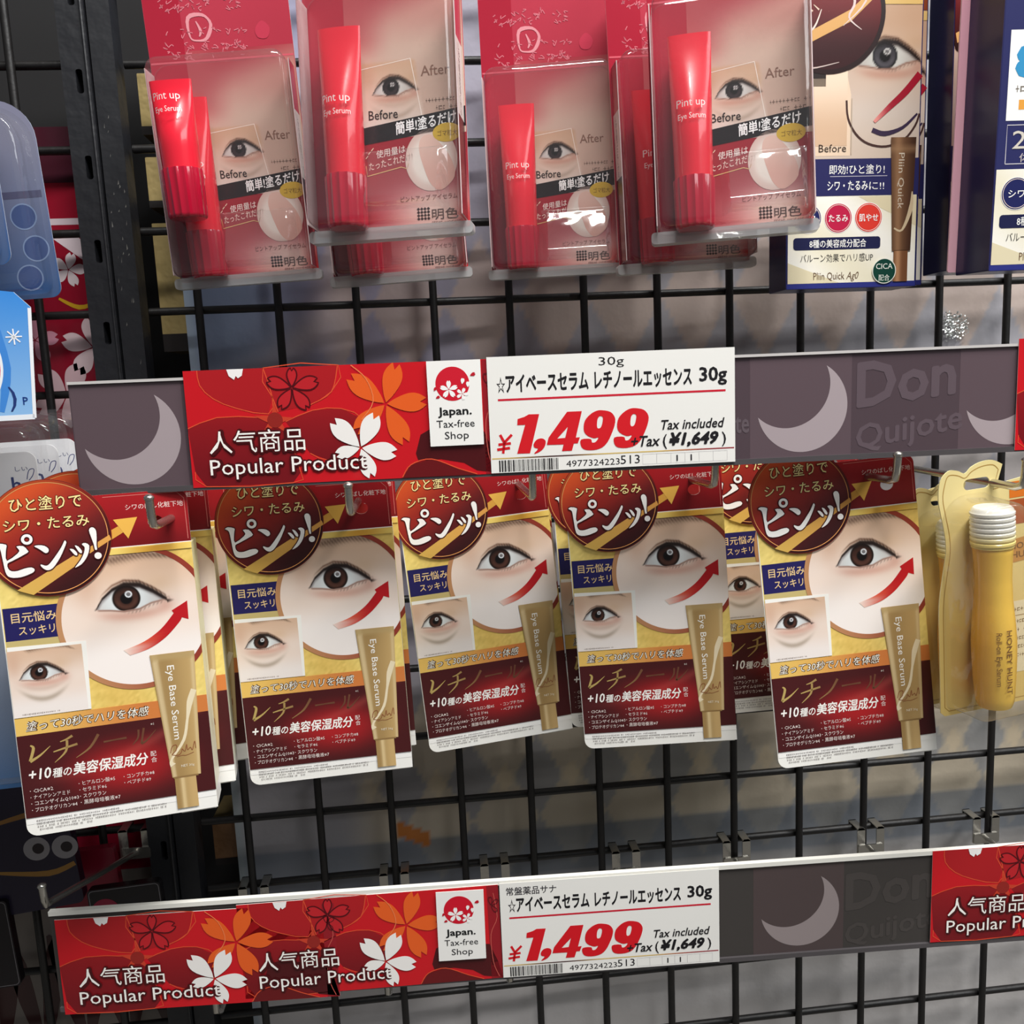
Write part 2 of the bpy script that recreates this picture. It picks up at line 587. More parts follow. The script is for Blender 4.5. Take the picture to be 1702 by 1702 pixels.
# ================================================================== backing sheet behind the grid
def build_sheet():
    def col(x, z):
        base = mix((158, 152, 174), (164, 162, 168), sst(60, 300, x))
        base = mix(base, (132, 148, 176), sst(95, 10, x) * sst(-240, -60, z) * 0.9)
        base = mix(base, (138, 142, 148), sst(-150, -340, z) * 0.6 * sst(-460, -400, z))
        # broad rows of pale lozenges
        u = (x - 33) / 50.0
        f = np.abs(u - np.round(u)) * 2
        for zc, hh, beige in ((-2, 46, (204, 180, 164)), (-312, 46, (206, 192, 172)), (-376, 44, (204, 190, 168)), (-120, 60, (196, 186, 180))):
            q = (z - zc) / hh
            m = sst(0.04, -0.02, f - np.clip(0.98 - np.abs(q) * 1.0, 0, 1)) * (np.abs(q) < 1)
            base = mix(base, beige, 0.62 * m * sst(60, 95, x))
        # curved pale sweep at the left
        e = np.hypot((x + 40) / 150.0, (z - 60) / 120.0)
        base = mix(base, (196, 178, 172), 0.5 * np.exp(-((e - 0.95) / 0.08) ** 2) * sst(-80, -10, z))
        base = mix(base, (96, 106, 124), 0.6 * sst(-384, -388, z) * sst(-425, -420, z))
        base = mix(base, (190, 110, 40), 0.9 * (np.abs(z + 380 + (x - 110) * 0.5) < 6) * (np.abs(x - 112) < 12))
        base = mix(base, (196, 192, 190), sst(-425, -435, z) * 0.9)
        base = mix(base, (150, 164, 178), 0.75 * sst(-6, -10, x))
        return np.clip(base * mix((1.06,) * 3, (1.04, 1.02, 0.97), sst(-150, -300, z) * sst(-440, -420, z)), 0, 255)
    a = Art()
    a.slab([(-14, -640), (720, -640), (720, 280), (-14, 280)], 20.6, 21.4, (170, 170, 175))
    a.LAY = -20.5
    a.grid(-14, -640, 720, 280, 245, 310, col, 1)
    o = a.build('backing_sheet', SHEET)
    tag(o, 'pale grey-lavender plastic backing sheet with faint lozenges behind the black wire grid', 'backing sheet')
    # crumpled clear tape shining between two wires
    r = random.Random(3)
    n = 26
    P, F = [], []
    for j in range(n + 1):
        for i in range(n + 1):
            P.append((509 + 25 * i / n, 17 - 1.1 * r.random(), -41 + 24 * j / n))
    for j in range(n):
        for i in range(n):
            u, v = (i + 0.5) / n - 0.5, (j + 0.5) / n - 0.5
            if math.hypot(u, v) < 0.30 + 0.2 * r.random() and r.random() < 0.7:
                k = j * (n + 1) + i
                F += [(k, k + 1, k + n + 2), (k, k + n + 2, k + n + 1)]
    t = Art()
    t.add(P, F, (200, 200, 200))
    tag(t.build('clear_tape', SPARKLE), 'crumpled shiny clear tape patch on the sheet above the lettered rail', 'tape')
    return o


# ================================================================== wire grids and uprights
def build_grid():
    g = thing('wire_grid_panel', 'black square-mesh wire grid panel carrying every peg hook and rail', 'wire grid')
    a = Art()
    a.tube([(0, 0, -640), (0, 0, 260)], 2.6, (22, 20, 20), 10)
    v = a.build('vertical_wire', BLACKWIRE, g, shade=True)
    b = Art()
    b.tube([(-32, 5, 0), (760, 5, 0)], 2.6, (22, 20, 20), 10)
    h = b.build('horizontal_wire', BLACKWIRE, g, shade=True)
    for c in range(0, 15):
        o = v if c == 0 else v.copy()
        if c:
            COL.objects.link(o)
            o.parent = g
        o.location = (c * 0.05, 0, 0)
    for r in range(-5, 13):
        o = h if r == -5 else h.copy()
        if r > -5:
            COL.objects.link(o)
            o.parent = g
        o.location = (0, 0, -r * 0.05)
    g2 = thing('wire_grid_panel', 'black wire grid panel of the neighbouring bay, left of the black upright', 'wire grid')
    a = Art()
    a.tube([(-340, 5, 0), (-66, 5, 0)], 2.6, (22, 20, 20), 10)
    h2 = a.build('horizontal_wire', BLACKWIRE, g2, shade=True)
    for c in range(5):
        o = v.copy()
        COL.objects.link(o)
        o.parent = g2
        o.location = (-0.0975 - c * 0.05, 0, 0)
    for r in range(-5, 13):
        o = h2 if r == -5 else h2.copy()
        if r > -5:
            COL.objects.link(o)
            o.parent = g2
        o.location = (0, 0, -r * 0.05)
    # two steel uprights side by side
    p = thing('shelf_upright', 'black steel shelf upright with slots, beside the red poster', 'upright')
    a = Art()
    holes = [rrect(-58, z, -54, z + 14, 1.5, 3) for z in range(-620, 250, 50)]
    a.slab(rrect(-66, -640, -49.5, 260, 0.8, 2), -6, 14, (24, 25, 30), holes=holes)
    a.build('post', BLACKPOST, p)
    a = Art()
    a.tube([(-51, -6.4, -640), (-51, -6.4, 260)], 0.9, (40, 40, 44), 6)
    a.build('edge_bead', BLACKPOST, p)
    p = thing('grid_frame_post', 'scuffed black frame post at the grid edge, beside the gold cartons', 'upright')
    a = Art()
    a.slab(rrect(-48.5, -640, -35, 260, 2.5, 3), -4, 12, (24, 25, 30))
    pst = a
    a = Art(lambda V: V + np.array([0, -4, 0]))
    r = random.Random(5)
    for k in range(26):
        z = 60 + 22 * r.gauss(0, 1) if k < 18 else r.uniform(-60, 120)
        x = -44 + r.uniform(-3, 7)
        a.poly([(x, z), (x + r.uniform(0.3, 1.0), z + r.uniform(0.2, 1)), (x + r.uniform(0.2, 0.8), z + r.uniform(1.5, 4))], (110, 108, 104), 1)
    join(pst, a).build('post', POSTPRINT, p)


def build_gold_cartons():
    names = [('gold foil carton behind the frame post, topmost of the visible stack', 116, 154),
             ('gold foil carton behind the frame post, second from the top', 70, 102),
             ('large gold foil carton behind the frame post, above the upper price rail', -24, 60),
             ('brown foil carton behind the frame post, low beside the sheet edge', -398, -362)]
    for i, (lab, z0, z1) in enumerate(names):
        t = thing('foil_carton', lab, 'carton', 'foil cartons behind the post', (0, 0, 0))
        a = Art()
        c = (188, 166, 112) if i < 3 else (130, 96, 66)
        a.slab(rrect(-33, z0, 14, z1, 0.6, 2), 32, 70, c, (120, 104, 70))
        a.build('carton', FOIL, t)
        a = Art()
        a.rect(-33, z0, 14, z0 + (z1 - z0) * 0.14, (38, 34, 34), 1)
        o = a.build('dark_band', PAPER, t)
        o.location = (0, 0.0318, 0)


# ================================================================== peg hooks
def hook_mesh(t, hx, z_wall, length, tip_z, upper, up_to=None):
    """clip over the wire, product rod with upturned tip, thin ticket rod above"""
    a = Art()
    for s in (-7.5, 7.5):
        a.slab(rrect(hx + s - 3, z_wall - 17, hx + s + 3, z_wall + 3.6, 1, 3), -5.2, -4.2, (170, 165, 155))
        a.slab(rrect(hx + s - 3, z_wall + 2.4, hx + s + 3, z_wall + 3.6, 0.4, 2), -5.2, 9.4, (170, 165, 155))
        a.slab(rrect(hx + s - 3, z_wall - 5, hx + s + 3, z_wall + 3.6, 0.4, 2), 8.4, 9.4, (170, 165, 155))
    a.slab(rrect(hx - 10, z_wall - 17, hx + 10, z_wall - 9, 1.5, 3), -6.2, -5.2, (170, 165, 155))
    a.build('clip', STEEL, t)
    a = Art()
    if upper == 'product':
        p = [(hx, -5.5, z_wall - 13)]
        L = length
        p += [(hx, -L * 0.5, (z_wall - 13 + tip_z) / 2), (hx, -L + 6, tip_z), (hx, -L + 1.5, tip_z + 1.2), (hx, -L, tip_z + 5), (hx, -L - 0.8, tip_z + 13)]
        a.tube(p, 1.9, (170, 165, 155), 12)
        # ball end
        q = [(hx, -L - 0.8, tip_z + 12.4 + k) for k in (0, 0.8, 1.6, 2.2, 2.5)]
        a.tube(q, [2.1, 2.4, 2.1, 1.2, 0.2], (170, 165, 155), 12)
        a.build('product_rod', STEEL, t, shade=True)
    else:
        a.tube([(hx, -5.5, z_wall - 13), (hx, -length + 8, z_wall - 11), (hx, -length, z_wall - 5), (hx, -length, tip_z)], 1.9, (170, 165, 155), 12)
        a.build('product_rod', STEEL, t, shade=True)
    if up_to:
        a = Art()
        a.tube([(hx + 5, -5.5, z_wall - 2), (hx + 5, -up_to[0] * 0.6, z_wall + (up_to[1] - z_wall) * 0.5), (hx + 5, -up_to[0], up_to[1])], 1.2, (170, 165, 155), 8)
        a.build('ticket_rod', STEEL, t, shade=True)


HOOKS = [('under the first eye serum carton, nearest the black upright', 17.5, 193, -112, 0.0),
         ('through the eye serum carton under the words Popular Product', 103.6, 186, -112, 0.0),
         ('through the middle eye serum carton, under the barcode', 190.6, 169, -112, 0.0),
         ('through the fourth eye serum carton, under the price card corner', 281.6, 170, -111, 0.0),
         ('through the fifth eye serum carton, beside the honey packs', 366, 188, -111.5, 0.0),
         ('through the honey packs at the edge of the photo', 413.5, 214, -114.5, 0.0)]


def build_hooks():
    for lab, x, L, z, _ in HOOKS:
        t = thing('peg_hook', 'steel peg hook ' + lab, 'peg hook', 'peg hooks on the upper row')
        hook_mesh(t, x, -100, L, z, 'product', (160, -80))
    low = [('below the first eye serum carton, ball tip showing', -75, 0),
           ('left of the sheet edge, above the second red card', 1, 1), ('above the tax-free label of the lower rail', 99, 1),
           ('above the start of the lower price card', 171, 1), ('above the middle of the lower price card', 267, 1),
           ('above the end of the lower price card', 350, 1), ('above the lower grey strip', 453.5, 1),
           ('above the red card at the lower photo edge', 545, 1)]
    for lab, x, k in low:
        t = thing('peg_hook', 'empty peg hook ' + lab, 'peg hook', 'empty peg hooks on the lower row')
        if k:
            hook_mesh(t, x, -400, 118, -372, 'rail')
        else:
            hook_mesh(t, x, -350, 138, -320, 'product')


# ================================================================== price rails and cards
GREY = (82, 68, 74)


def crescent(A, cx, cz, r, col, lay):
    out = []
    for i in range(41):
        a = math.radians(-168 + 226 * i / 40)
        out.append((cx + r * math.cos(a), cz + r * math.sin(a)))
    inn = []
    ix, iz, ir = cx - r * 0.20, cz + r * 0.30, r * 0.98
    p0, p1 = out[0], out[-1]
    a0 = math.atan2(p0[1] - iz, p0[0] - ix)
    a1 = math.atan2(p1[1] - iz, p1[0] - ix)
    for i in range(41):
        t = i / 40
        a = a1 + (a0 - a1) * t
        rr = ir * (1 - t) * math.hypot(p1[0] - ix, p1[1] - iz) / ir + t * math.hypot(p0[0] - ix, p0[1] - iz)
        rr = rr * (1 - math.sin(math.pi * t)) + (ir * 0.86) * math.sin(math.pi * t) if False else rr * (1 - 0.22 * math.sin(math.pi * t))
        inn.append((ix + rr * math.cos(a), iz + rr * math.sin(a)))
    A.poly(out + inn[1:-1], col, lay)


def build_rail(which):
    up = which == 'upper'
    x0, x1 = (-194, 300) if up else (-236, 300)
    H = 50.5 if up else 54.0
    o = (0.1707, -0.171, -0.0983 - 0.0) if up else (0.165, -0.1551, -0.3749)
    ypr = (-2.18, 0.3, 0.2) if up else (-2.5, 0.4, 0.2)
    lab = ('dark mauve price rail with pale moons, running above the eye serum cartons' if up else
           'dark grey price rail with a pale moon, running below the eye serum cartons')
    t = thing('price_rail', lab, 'price rail', None, o, ypr)
    a = Art()
    a.slab([(x0, 0), (x1, 0), (x1, H), (x0, H)], 1.2, 2.6, (60, 56, 58))
    a.build('back_channel', RAILM, t)
    a = Art()
    g = GREY if up else (66, 62, 60)
    g2 = (96, 80, 86) if up else (80, 68, 68)
    a.slab([(x0, 0.2), (x1, 0.2), (x1, H - 0.4), (x0, H - 0.4)], 0.8, 1.2, g, (90, 80, 84))
    a.LAY = 0.05
    b = Art(lambda V: V + np.array([0, 0.8, 0]))
    moons = [(-167.5, 25), (153, 25.6), (257.9, 24.6)] if up else [(164.6, 26.6)]
    for cx, cz in moons:
        b.rect(cx - 26, 0.6, cx + 24.5, H - 0.8, g2, 1)
        crescent(b, cx, cz, 22.5 if up else 22, (172, 158, 162) if up else (150, 138, 138), 2)
    tx = (98, 84, 91) if up else (74, 69, 67)
    xx = 180 if up else 190
    b.text('Don', xx, 24, 30, tx, w=50, lay=2, bold=0.03, up=0.1)
    b.text('Quijote', xx, 3, 17, tx, w=54, lay=2, bold=0.02, up=0.16)
    if up:
        b.text('te', 119.6, 14, 14, (100, 88, 94), w=7, lay=2, bold=0.02)
    join(a, b).build('printed_strip', GLOSSY, t)
    a = Art()
    e = 0.9 if up else 2.0
    a.slab([(x0, H - 0.4), (x1, H - 0.4), (x1, H + e), (x0, H + e)], -0.2, 2.8, (240, 238, 230) if not up else (205, 200, 198))
    a.build('top_lip', PLASTIC, t, label='pale top edge')
    a = Art()
    a.slab([(x0, -1.6), (x1, -1.6), (x1, 1.0), (x0, 1.0)], -0.6, 2.8, (80, 76, 78))
    a.build('bottom_lip', RAILM, t)
    return t


def blossom(A, cx, cz, tips, col, lay, w=0.42, outline=None, ow=0.5):
    for tx, tz in tips:
        p = petal(cx, cz, tx, tz, w)
        if col is not None:
            A.poly(p, col, lay)
        if outline:
            A.stroke(p, ow, outline, lay + 1, n=1, closed=False)


RED = (206, 26, 36)


def red_card_mesh(w=145, h=54.5, simple=False):
    s = w / 145.0
    a = Art(lambda V: V * np.array([s, 1, 1]))
    a.slab([(0, 0), (145, 0), (145, h), (0, h)], 0, 0.4, RED, (235, 220, 215))
    dk, ln = (150, 24, 32), (226, 84, 52)
    shapes = [[(6.5, h), (7.2, 47.6), (12.8, 41.3), (22.9, 36.5), (37.7, 33.2), (40.1, 40.9), (36.8, h)],
              [(57.5, 36.7), (67.6, 42.3), (71.6, h), (36.8, h), (40.1, 40.9), (42.2, 33.9)],
              [(0, 27.9), (13.7, 32.5), (33.1, 31.7), (39.9, 27.8), (45, 25), (50.6, 5.2), (46.6, 0.3), (6.3, 0.3), (1.6, 7.5)],
              [(45.3, 29.3), (58.1, 34), (71.5, 34.3), (81.8, 28.6), (80.1, 16.3), (65.3, 9.8), (55.7, 13.9)]]
    for i, q in enumerate(shapes):
        f = (lambda x, z, i=i: mix((120, 20, 28) if i > 1 else (168, 28, 34), (178, 30, 36), sst(5, 55, z)))
        a.poly(q, f, 1)
        a.stroke(q, 0.45, ln, 2, n=2, closed=False)
    for e in ((40.5, 38.5), (49, 31), (46, 23.5), (34, 24), (31, 32.5)):
        a.poly([(40.5 + (e[0] - 40.5) * 1.0, 30 + (e[1] - 30)), (40.5 - (e[1] - 30) * 0.25, 30 + (e[0] - 40.5) * 0.25), (40.5 + (e[1] - 30) * 0.25, 30 - (e[0] - 40.5) * 0.25)], (206, 66, 44), 3)
    a.poly(circ(40.5, 30.2, 3.6), (150, 40, 34), 4)
    a.poly([(105.4, 11.5), (108.1, 20.3), (112.7, 22.7), (138.4, 20.5), (142.7, 9.8), (145, 0.3), (134.2, 2.1), (128.1, 6), (117.3, 8.3), (106.5, 7.9)], (78, 20, 24), 2)
    a.poly([(98.4, 0.2), (102.8, 6.3), (112.8, 8.5), (125.2, 3.5), (134.1, 0.2)], (106, 22, 26), 3)
    a.stroke([(98.4, 0.4), (102.8, 6.3), (112.8, 8.5), (125.2, 3.5), (134.1, 0.4)], 0.5, ln, 4)
    a.stroke([(71.2, h - 0.3), (67.6, 42.3), (57.5, 36.7)], 0.45, ln, 3)
    a.stroke([(77.4, h - 0.3), (84, 47.7), (86.8, 37.1), (80.9, 28.6)], 0.45, (240, 130, 80), 7)
    a.rect(138.5, 0.3, 145, h - 0.3, (150, 28, 38), 2)
    a.stroke([(142, 50), (143.5, 36), (139.5, 26), (140, 10), (143, 1)], 0.4, (200, 90, 80), 3)
    blossom(a, 140.5, 43, [(144.5, 46), (143.5, 39), (140, 48)], None, 4, outline=(90, 20, 28), ow=0.4)
    blossom(a, 49.4, 44.9, [(50.1, h - 0.4), (61.8, 47.8), (56.2, 34.8), (43.2, 35.6), (38.2, 48.8)], (192, 36, 44), 4, 0.5, outline=(84, 14, 22), ow=0.65)
    blossom(a, 92.5, 35.5, [(98.6, h - 0.3), (111.8, 36), (101, 16.5), (77.5, 23), (76.1, 49)], (234, 98, 38), 5, 0.46)
    blossom(a, 79.5, 15.4, [(87.7, 31), (67.1, 28.8), (96.4, 12.2), (67.6, 12.6), (84, 1.0)], (248, 244, 240), 8, 0.5)
    a.poly([(20, h), (27.7, h), (26.9, 51.4), (25, 50.2), (24.1, 51.4), (23.2, 49.6), (20.9, 51.4)], (250, 246, 244), 5)
    for bold, col, ly in ((0.09, (74, 16, 20), 10), (0.0, (255, 250, 244), 12)):
        a.text('人气商品', 9.2, 16.4, 11.5, col, w=44.5, lay=ly, bold=bold)
        a.text('Popular Product', 8.8, 5.6, 10.5, col, w=73.5, lay=ly, bold=bold * 0.9)
    return a


def label_mesh():
    a = Art()
    a.slab([(0, 0), (25.4, 0), (25.4, 40), (0, 40)], -0.3, 0.0, (246, 244, 240))
    b = Art(lambda V: V + np.array([0, -0.3, 0]))
    for A in (a, b):
        pass
    b.poly(circ(11.8, 29.1, 8.0, 48), (208, 20, 44), 1)
    blossom(b, 10, 26.5, [(10 + 4.3 * math.sin(k * 1.2566), 26.5 + 4.3 * math.cos(k * 1.2566)) for k in range(5)], (250, 248, 246), 2, 0.5)
    blossom(b, 16.2, 24.2, [(16.2 + 3 * math.sin(0.4 + k * 1.2566), 24.2 + 3 * math.cos(0.4 + k * 1.2566)) for k in range(5)], (250, 248, 246), 2, 0.5)
    for c in ((16.3, 30.2, 0.6), (19, 28.6, 0.2)):
        b.poly(petal(c[0], c[1] - 1.5, c[0] + c[2], c[1] + 1.4, 0.6), (250, 248, 246), 3)
    for c in ((20.2, 32.6, 2.6, 1.0), (3.6, 22.6, 2.0, 0.9), (2.9, 26, 1.2, 1.8)):
        b.poly(petal(c[0], c[1], c[0] + c[2], c[1] + c[3], 0.6), (190, 20, 40), 3)
    b.text('Japan.', 4.3, 14.6, 5.2, (22, 22, 24), w=16, lay=2, bold=0.025)
    b.text('Tax-free', 3.4, 8.7, 5.0, (30, 30, 34), w=18, lay=2)
    b.text('Shop', 7, 3.2, 5.0, (30, 30, 34), w=11.4, lay=2)
    a.v += b.v
    a.c += b.c
    a.f += [tuple(i + a.n for i in f) for f in b.f]
    a.n += b.n
    return a


def digit9(A, dx, dz, col, lay):
    d9 = [(54.2, 27.8), (58.3, 26.8), (60.4, 24.0), (60.2, 20.6), (58.7, 16.6), (56.6, 12.6), (53.7, 9.9), (49.6, 8.9), (45.4, 9.3), (43.6, 11.1), (43.7, 14.2), (48.3, 14.3), (49.0, 12.6), (50.7, 12.8), (52.1, 14.8), (49.7, 14.6), (46.3, 16.4), (45.1, 19.2), (45.9, 23.3), (48.7, 26.2), (51.5, 27.6)]
    h = [(53.1, 25.0), (54.5, 24.4), (54.2, 21.6), (53.3, 19.5), (51.9, 19.3), (51.6, 21.0), (52.0, 23.7)]
    A.poly(smooth([(x + dx, z + dz) for x, z in d9], 3), col, lay, holes=[smooth([(x + dx, z + dz) for x, z in h], 3)])


def price_card_mesh(lower=False):
    W, H = 119, 55
    a = Art()
    a.slab([(0, 0), (W, 0), (W, H), (0, H)], 0, 0.4, (240, 238, 233), (225, 222, 215))
    bk, rd = (26, 24, 28), (214, 22, 34)
    if not lower:
        a.text('30g', 53.2, 49, 5.6, (30, 28, 30), w=12.2, lay=1)
    else:
        a.text('常盤薬品サナ', 3.5, 48.2, 5.0, (40, 36, 44), w=27, lay=1, bold=0.01)
    z = 38.6
    a.text('☆', 4.2, z - 0.3, 8.5, bk, w=4.2, lay=1)
    a.text('アイベースセラム', 8.6, z, 9.6, bk, w=39.5, lay=1, bold=0.035)
    a.text('レチノールエッセンス', 51, z, 9.6, bk, w=47, lay=1, bold=0.035)
    a.text('30g', 101.6, z + 1.0, 9.2, bk, w=13.6, lay=1, bold=0.03)
    a.rect(4.6, 34.2, 114.4, 35.2, (206, 30, 52), 1)
    for s, e in (((4.9, 18.3), (6.8, 14.5)), ((10.5, 18.1), (6.8, 14.5)), ((6.8, 14.5), (6.0, 9.3)), ((3.9, 13.6), (9.9, 14.0)), ((3.2, 11.2), (9.4, 11.8))):
        a.stroke([s, e], 1.25, rd, 2, n=1)
    a.poly([(13.6, 25.4), (16.9, 26.3), (19.0, 27.4), (24.0, 27.3), (18.9, 8.8), (12.7, 8.9), (17.1, 22.5), (13.3, 22.5)], rd, 2)
    a.poly(smooth([(22.3, 15.1), (24.7, 15.7), (26.5, 14.6), (26.3, 12.2), (24.5, 9.9), (21.6, 8.5), (21.0, 8.8), (22.8, 10.7), (21.1, 11.4), (20.8, 13.1)], 3), rd, 2)
    a.poly([(37.4, 27.8), (44.5, 27.8), (41.2, 15.3), (43.2, 15.4), (42.1, 12.5), (40.2, 12.5), (39.1, 9.1), (34.3, 9.1), (35.2, 12.3), (27.1, 12.4), (28.1, 15.9)], rd, 2, holes=[[(37.5, 20.6), (36.1, 15.4), (32.2, 15.2)]])
    digit9(a, 0, 0, rd, 2)
    digit9(a, 16.2, 0.3, rd, 2)
    a.text('Tax included', 82.8, 17.2, 6.6, bk, w=31, lay=3, bold=0.015, shear=0.25)
    a.text('+Tax', 67.9, 9.6, 7.2, bk, w=14.2, lay=3, bold=0.02, shear=0.25)
    a.text('(', 83.4, 9.6, 7.6, bk, lay=3, bold=0.01)
    a.text('¥1,649', 86.4, 9.6, 8.0, bk, w=24.4, lay=3, bold=0.045, shear=0.25)
    a.text(')', 112.4, 9.6, 7.6, bk, lay=3, bold=0.01)
    a.grid(0.6, 6.6, 118.4, 7.2, 30, 1, lambda x, z: mix(mix((214, 184, 110), (70, 40, 40), sst(6, 30, x) * sst(55, 34, x)), (150, 40, 50), sst(80, 110, x)), 1)
    r = random.Random(11)
    x = 3.8
    while x < 32.5:
        w = r.choice((0.25, 0.25, 0.45, 0.7))
        a.rect(x, 0.4, x + w, 6.0, (24, 22, 26), 1)
        x += w + r.choice((0.25, 0.3, 0.5))
    a.text('4977324223', 36.2, 1.4, 4.4, (28, 26, 30), w=26, lay=1)
    a.text('513', 62.6, 1.5, 6.0, (28, 26, 30), w=9.4, lay=1)
    for k in range(6):
        x0 = 73.4 + k * 6.93
        for q in ([(x0, 0.9), (x0 + 6.93, 0.9)], [(x0, 5.7), (x0 + 6.93, 5.7)], [(x0, 0.9), (x0, 5.7)], [(x0 + 6.93, 0.9), (x0 + 6.93, 5.7)]):
            a.stroke(q, 0.12, (190, 186, 190), 1, n=1)
        if k in (2, 3):
            a.text('1', x0 + 2.7, 1.8, 4.0, (40, 38, 44), lay=2, bold=0.04)
    return a


def build_rails():
    build_rail('upper')
    build_rail('lower')
    U = ((0.1707, -0.171, -0.0983), -2.18)
    Lw = ((0.165, -0.1551, -0.3749), -2.5)

    def at(base, x, z, y=-0.9):
        a = math.radians(base[1])
        o = Vector(base[0])
        return (o.x + x * .001 * math.cos(a) - y * .001 * math.sin(a), o.y + x * .001 * math.sin(a) + y * .001 * math.cos(a), o.z + z * .001)
    card_me = red_card_mesh()
    t = thing('promotion_card', 'red cherry blossom Popular Product card beside the upper price card', 'sign card', 'red promotion cards', at(U, -141, 0.2), (-2.18, 0, 0.2))
    cm = card_me.build('printed_card', GLOSSY, t)
    lb = label_mesh().build('tax_free_label', PAPER, t, label='white Japan Tax-free Shop label with red roundel')
    lb.location = (0.1126, -0.0009, 0.0145)

    def card(lab, base, x, z, label_on=False, w=145.0, rot=0.2):
        r = thing('promotion_card', lab, 'sign card', 'red promotion cards', at(base, x, z), (base[1], 0, rot))
        c = cm.copy()
        COL.objects.link(c)
        c.parent = r
        c.scale = (w / 145.0, 1, 1)
        if label_on:
            d = lb.copy()
            COL.objects.link(d)
            d.parent = r
            d.location = (0.1045, -0.0009, 0.0135)
            d.rotation_euler = (0, math.radians(1.0), 0)
        return r
    card('red cherry blossom card cut off by the photo edge, above the honey packs', U, 260.3, -1.8)
    card('red cherry blossom card at the left end of the lower rail', Lw, -233.5, -2.2, rot=0.6)
    card('red cherry blossom card with tax-free label beside the lower price card', Lw, -138.6, -1.2, True, 138.5, rot=-0.4)
    card('red cherry blossom card cut off by the photo edge on the lower rail', Lw, 238, 0.8)
    t = thing('price_card', 'white price card with big red 1,499 above the middle cartons', 'price card', 'white price cards', at(U, 0, 0, -1.5), (-2.18, 0, 0.13))
    price_card_mesh().build('printed_card', PAPER, t)
    t = thing('price_card', 'white price card with big red 1,499 on the lower rail', 'price card', 'white price cards', at(Lw, 0, 0, -1.5), (-2.5, 0, 0.2))
    price_card_mesh(True).build('printed_card', PAPER, t)


# ================================================================== eye serum carton
GOLD = (238, 208, 118)


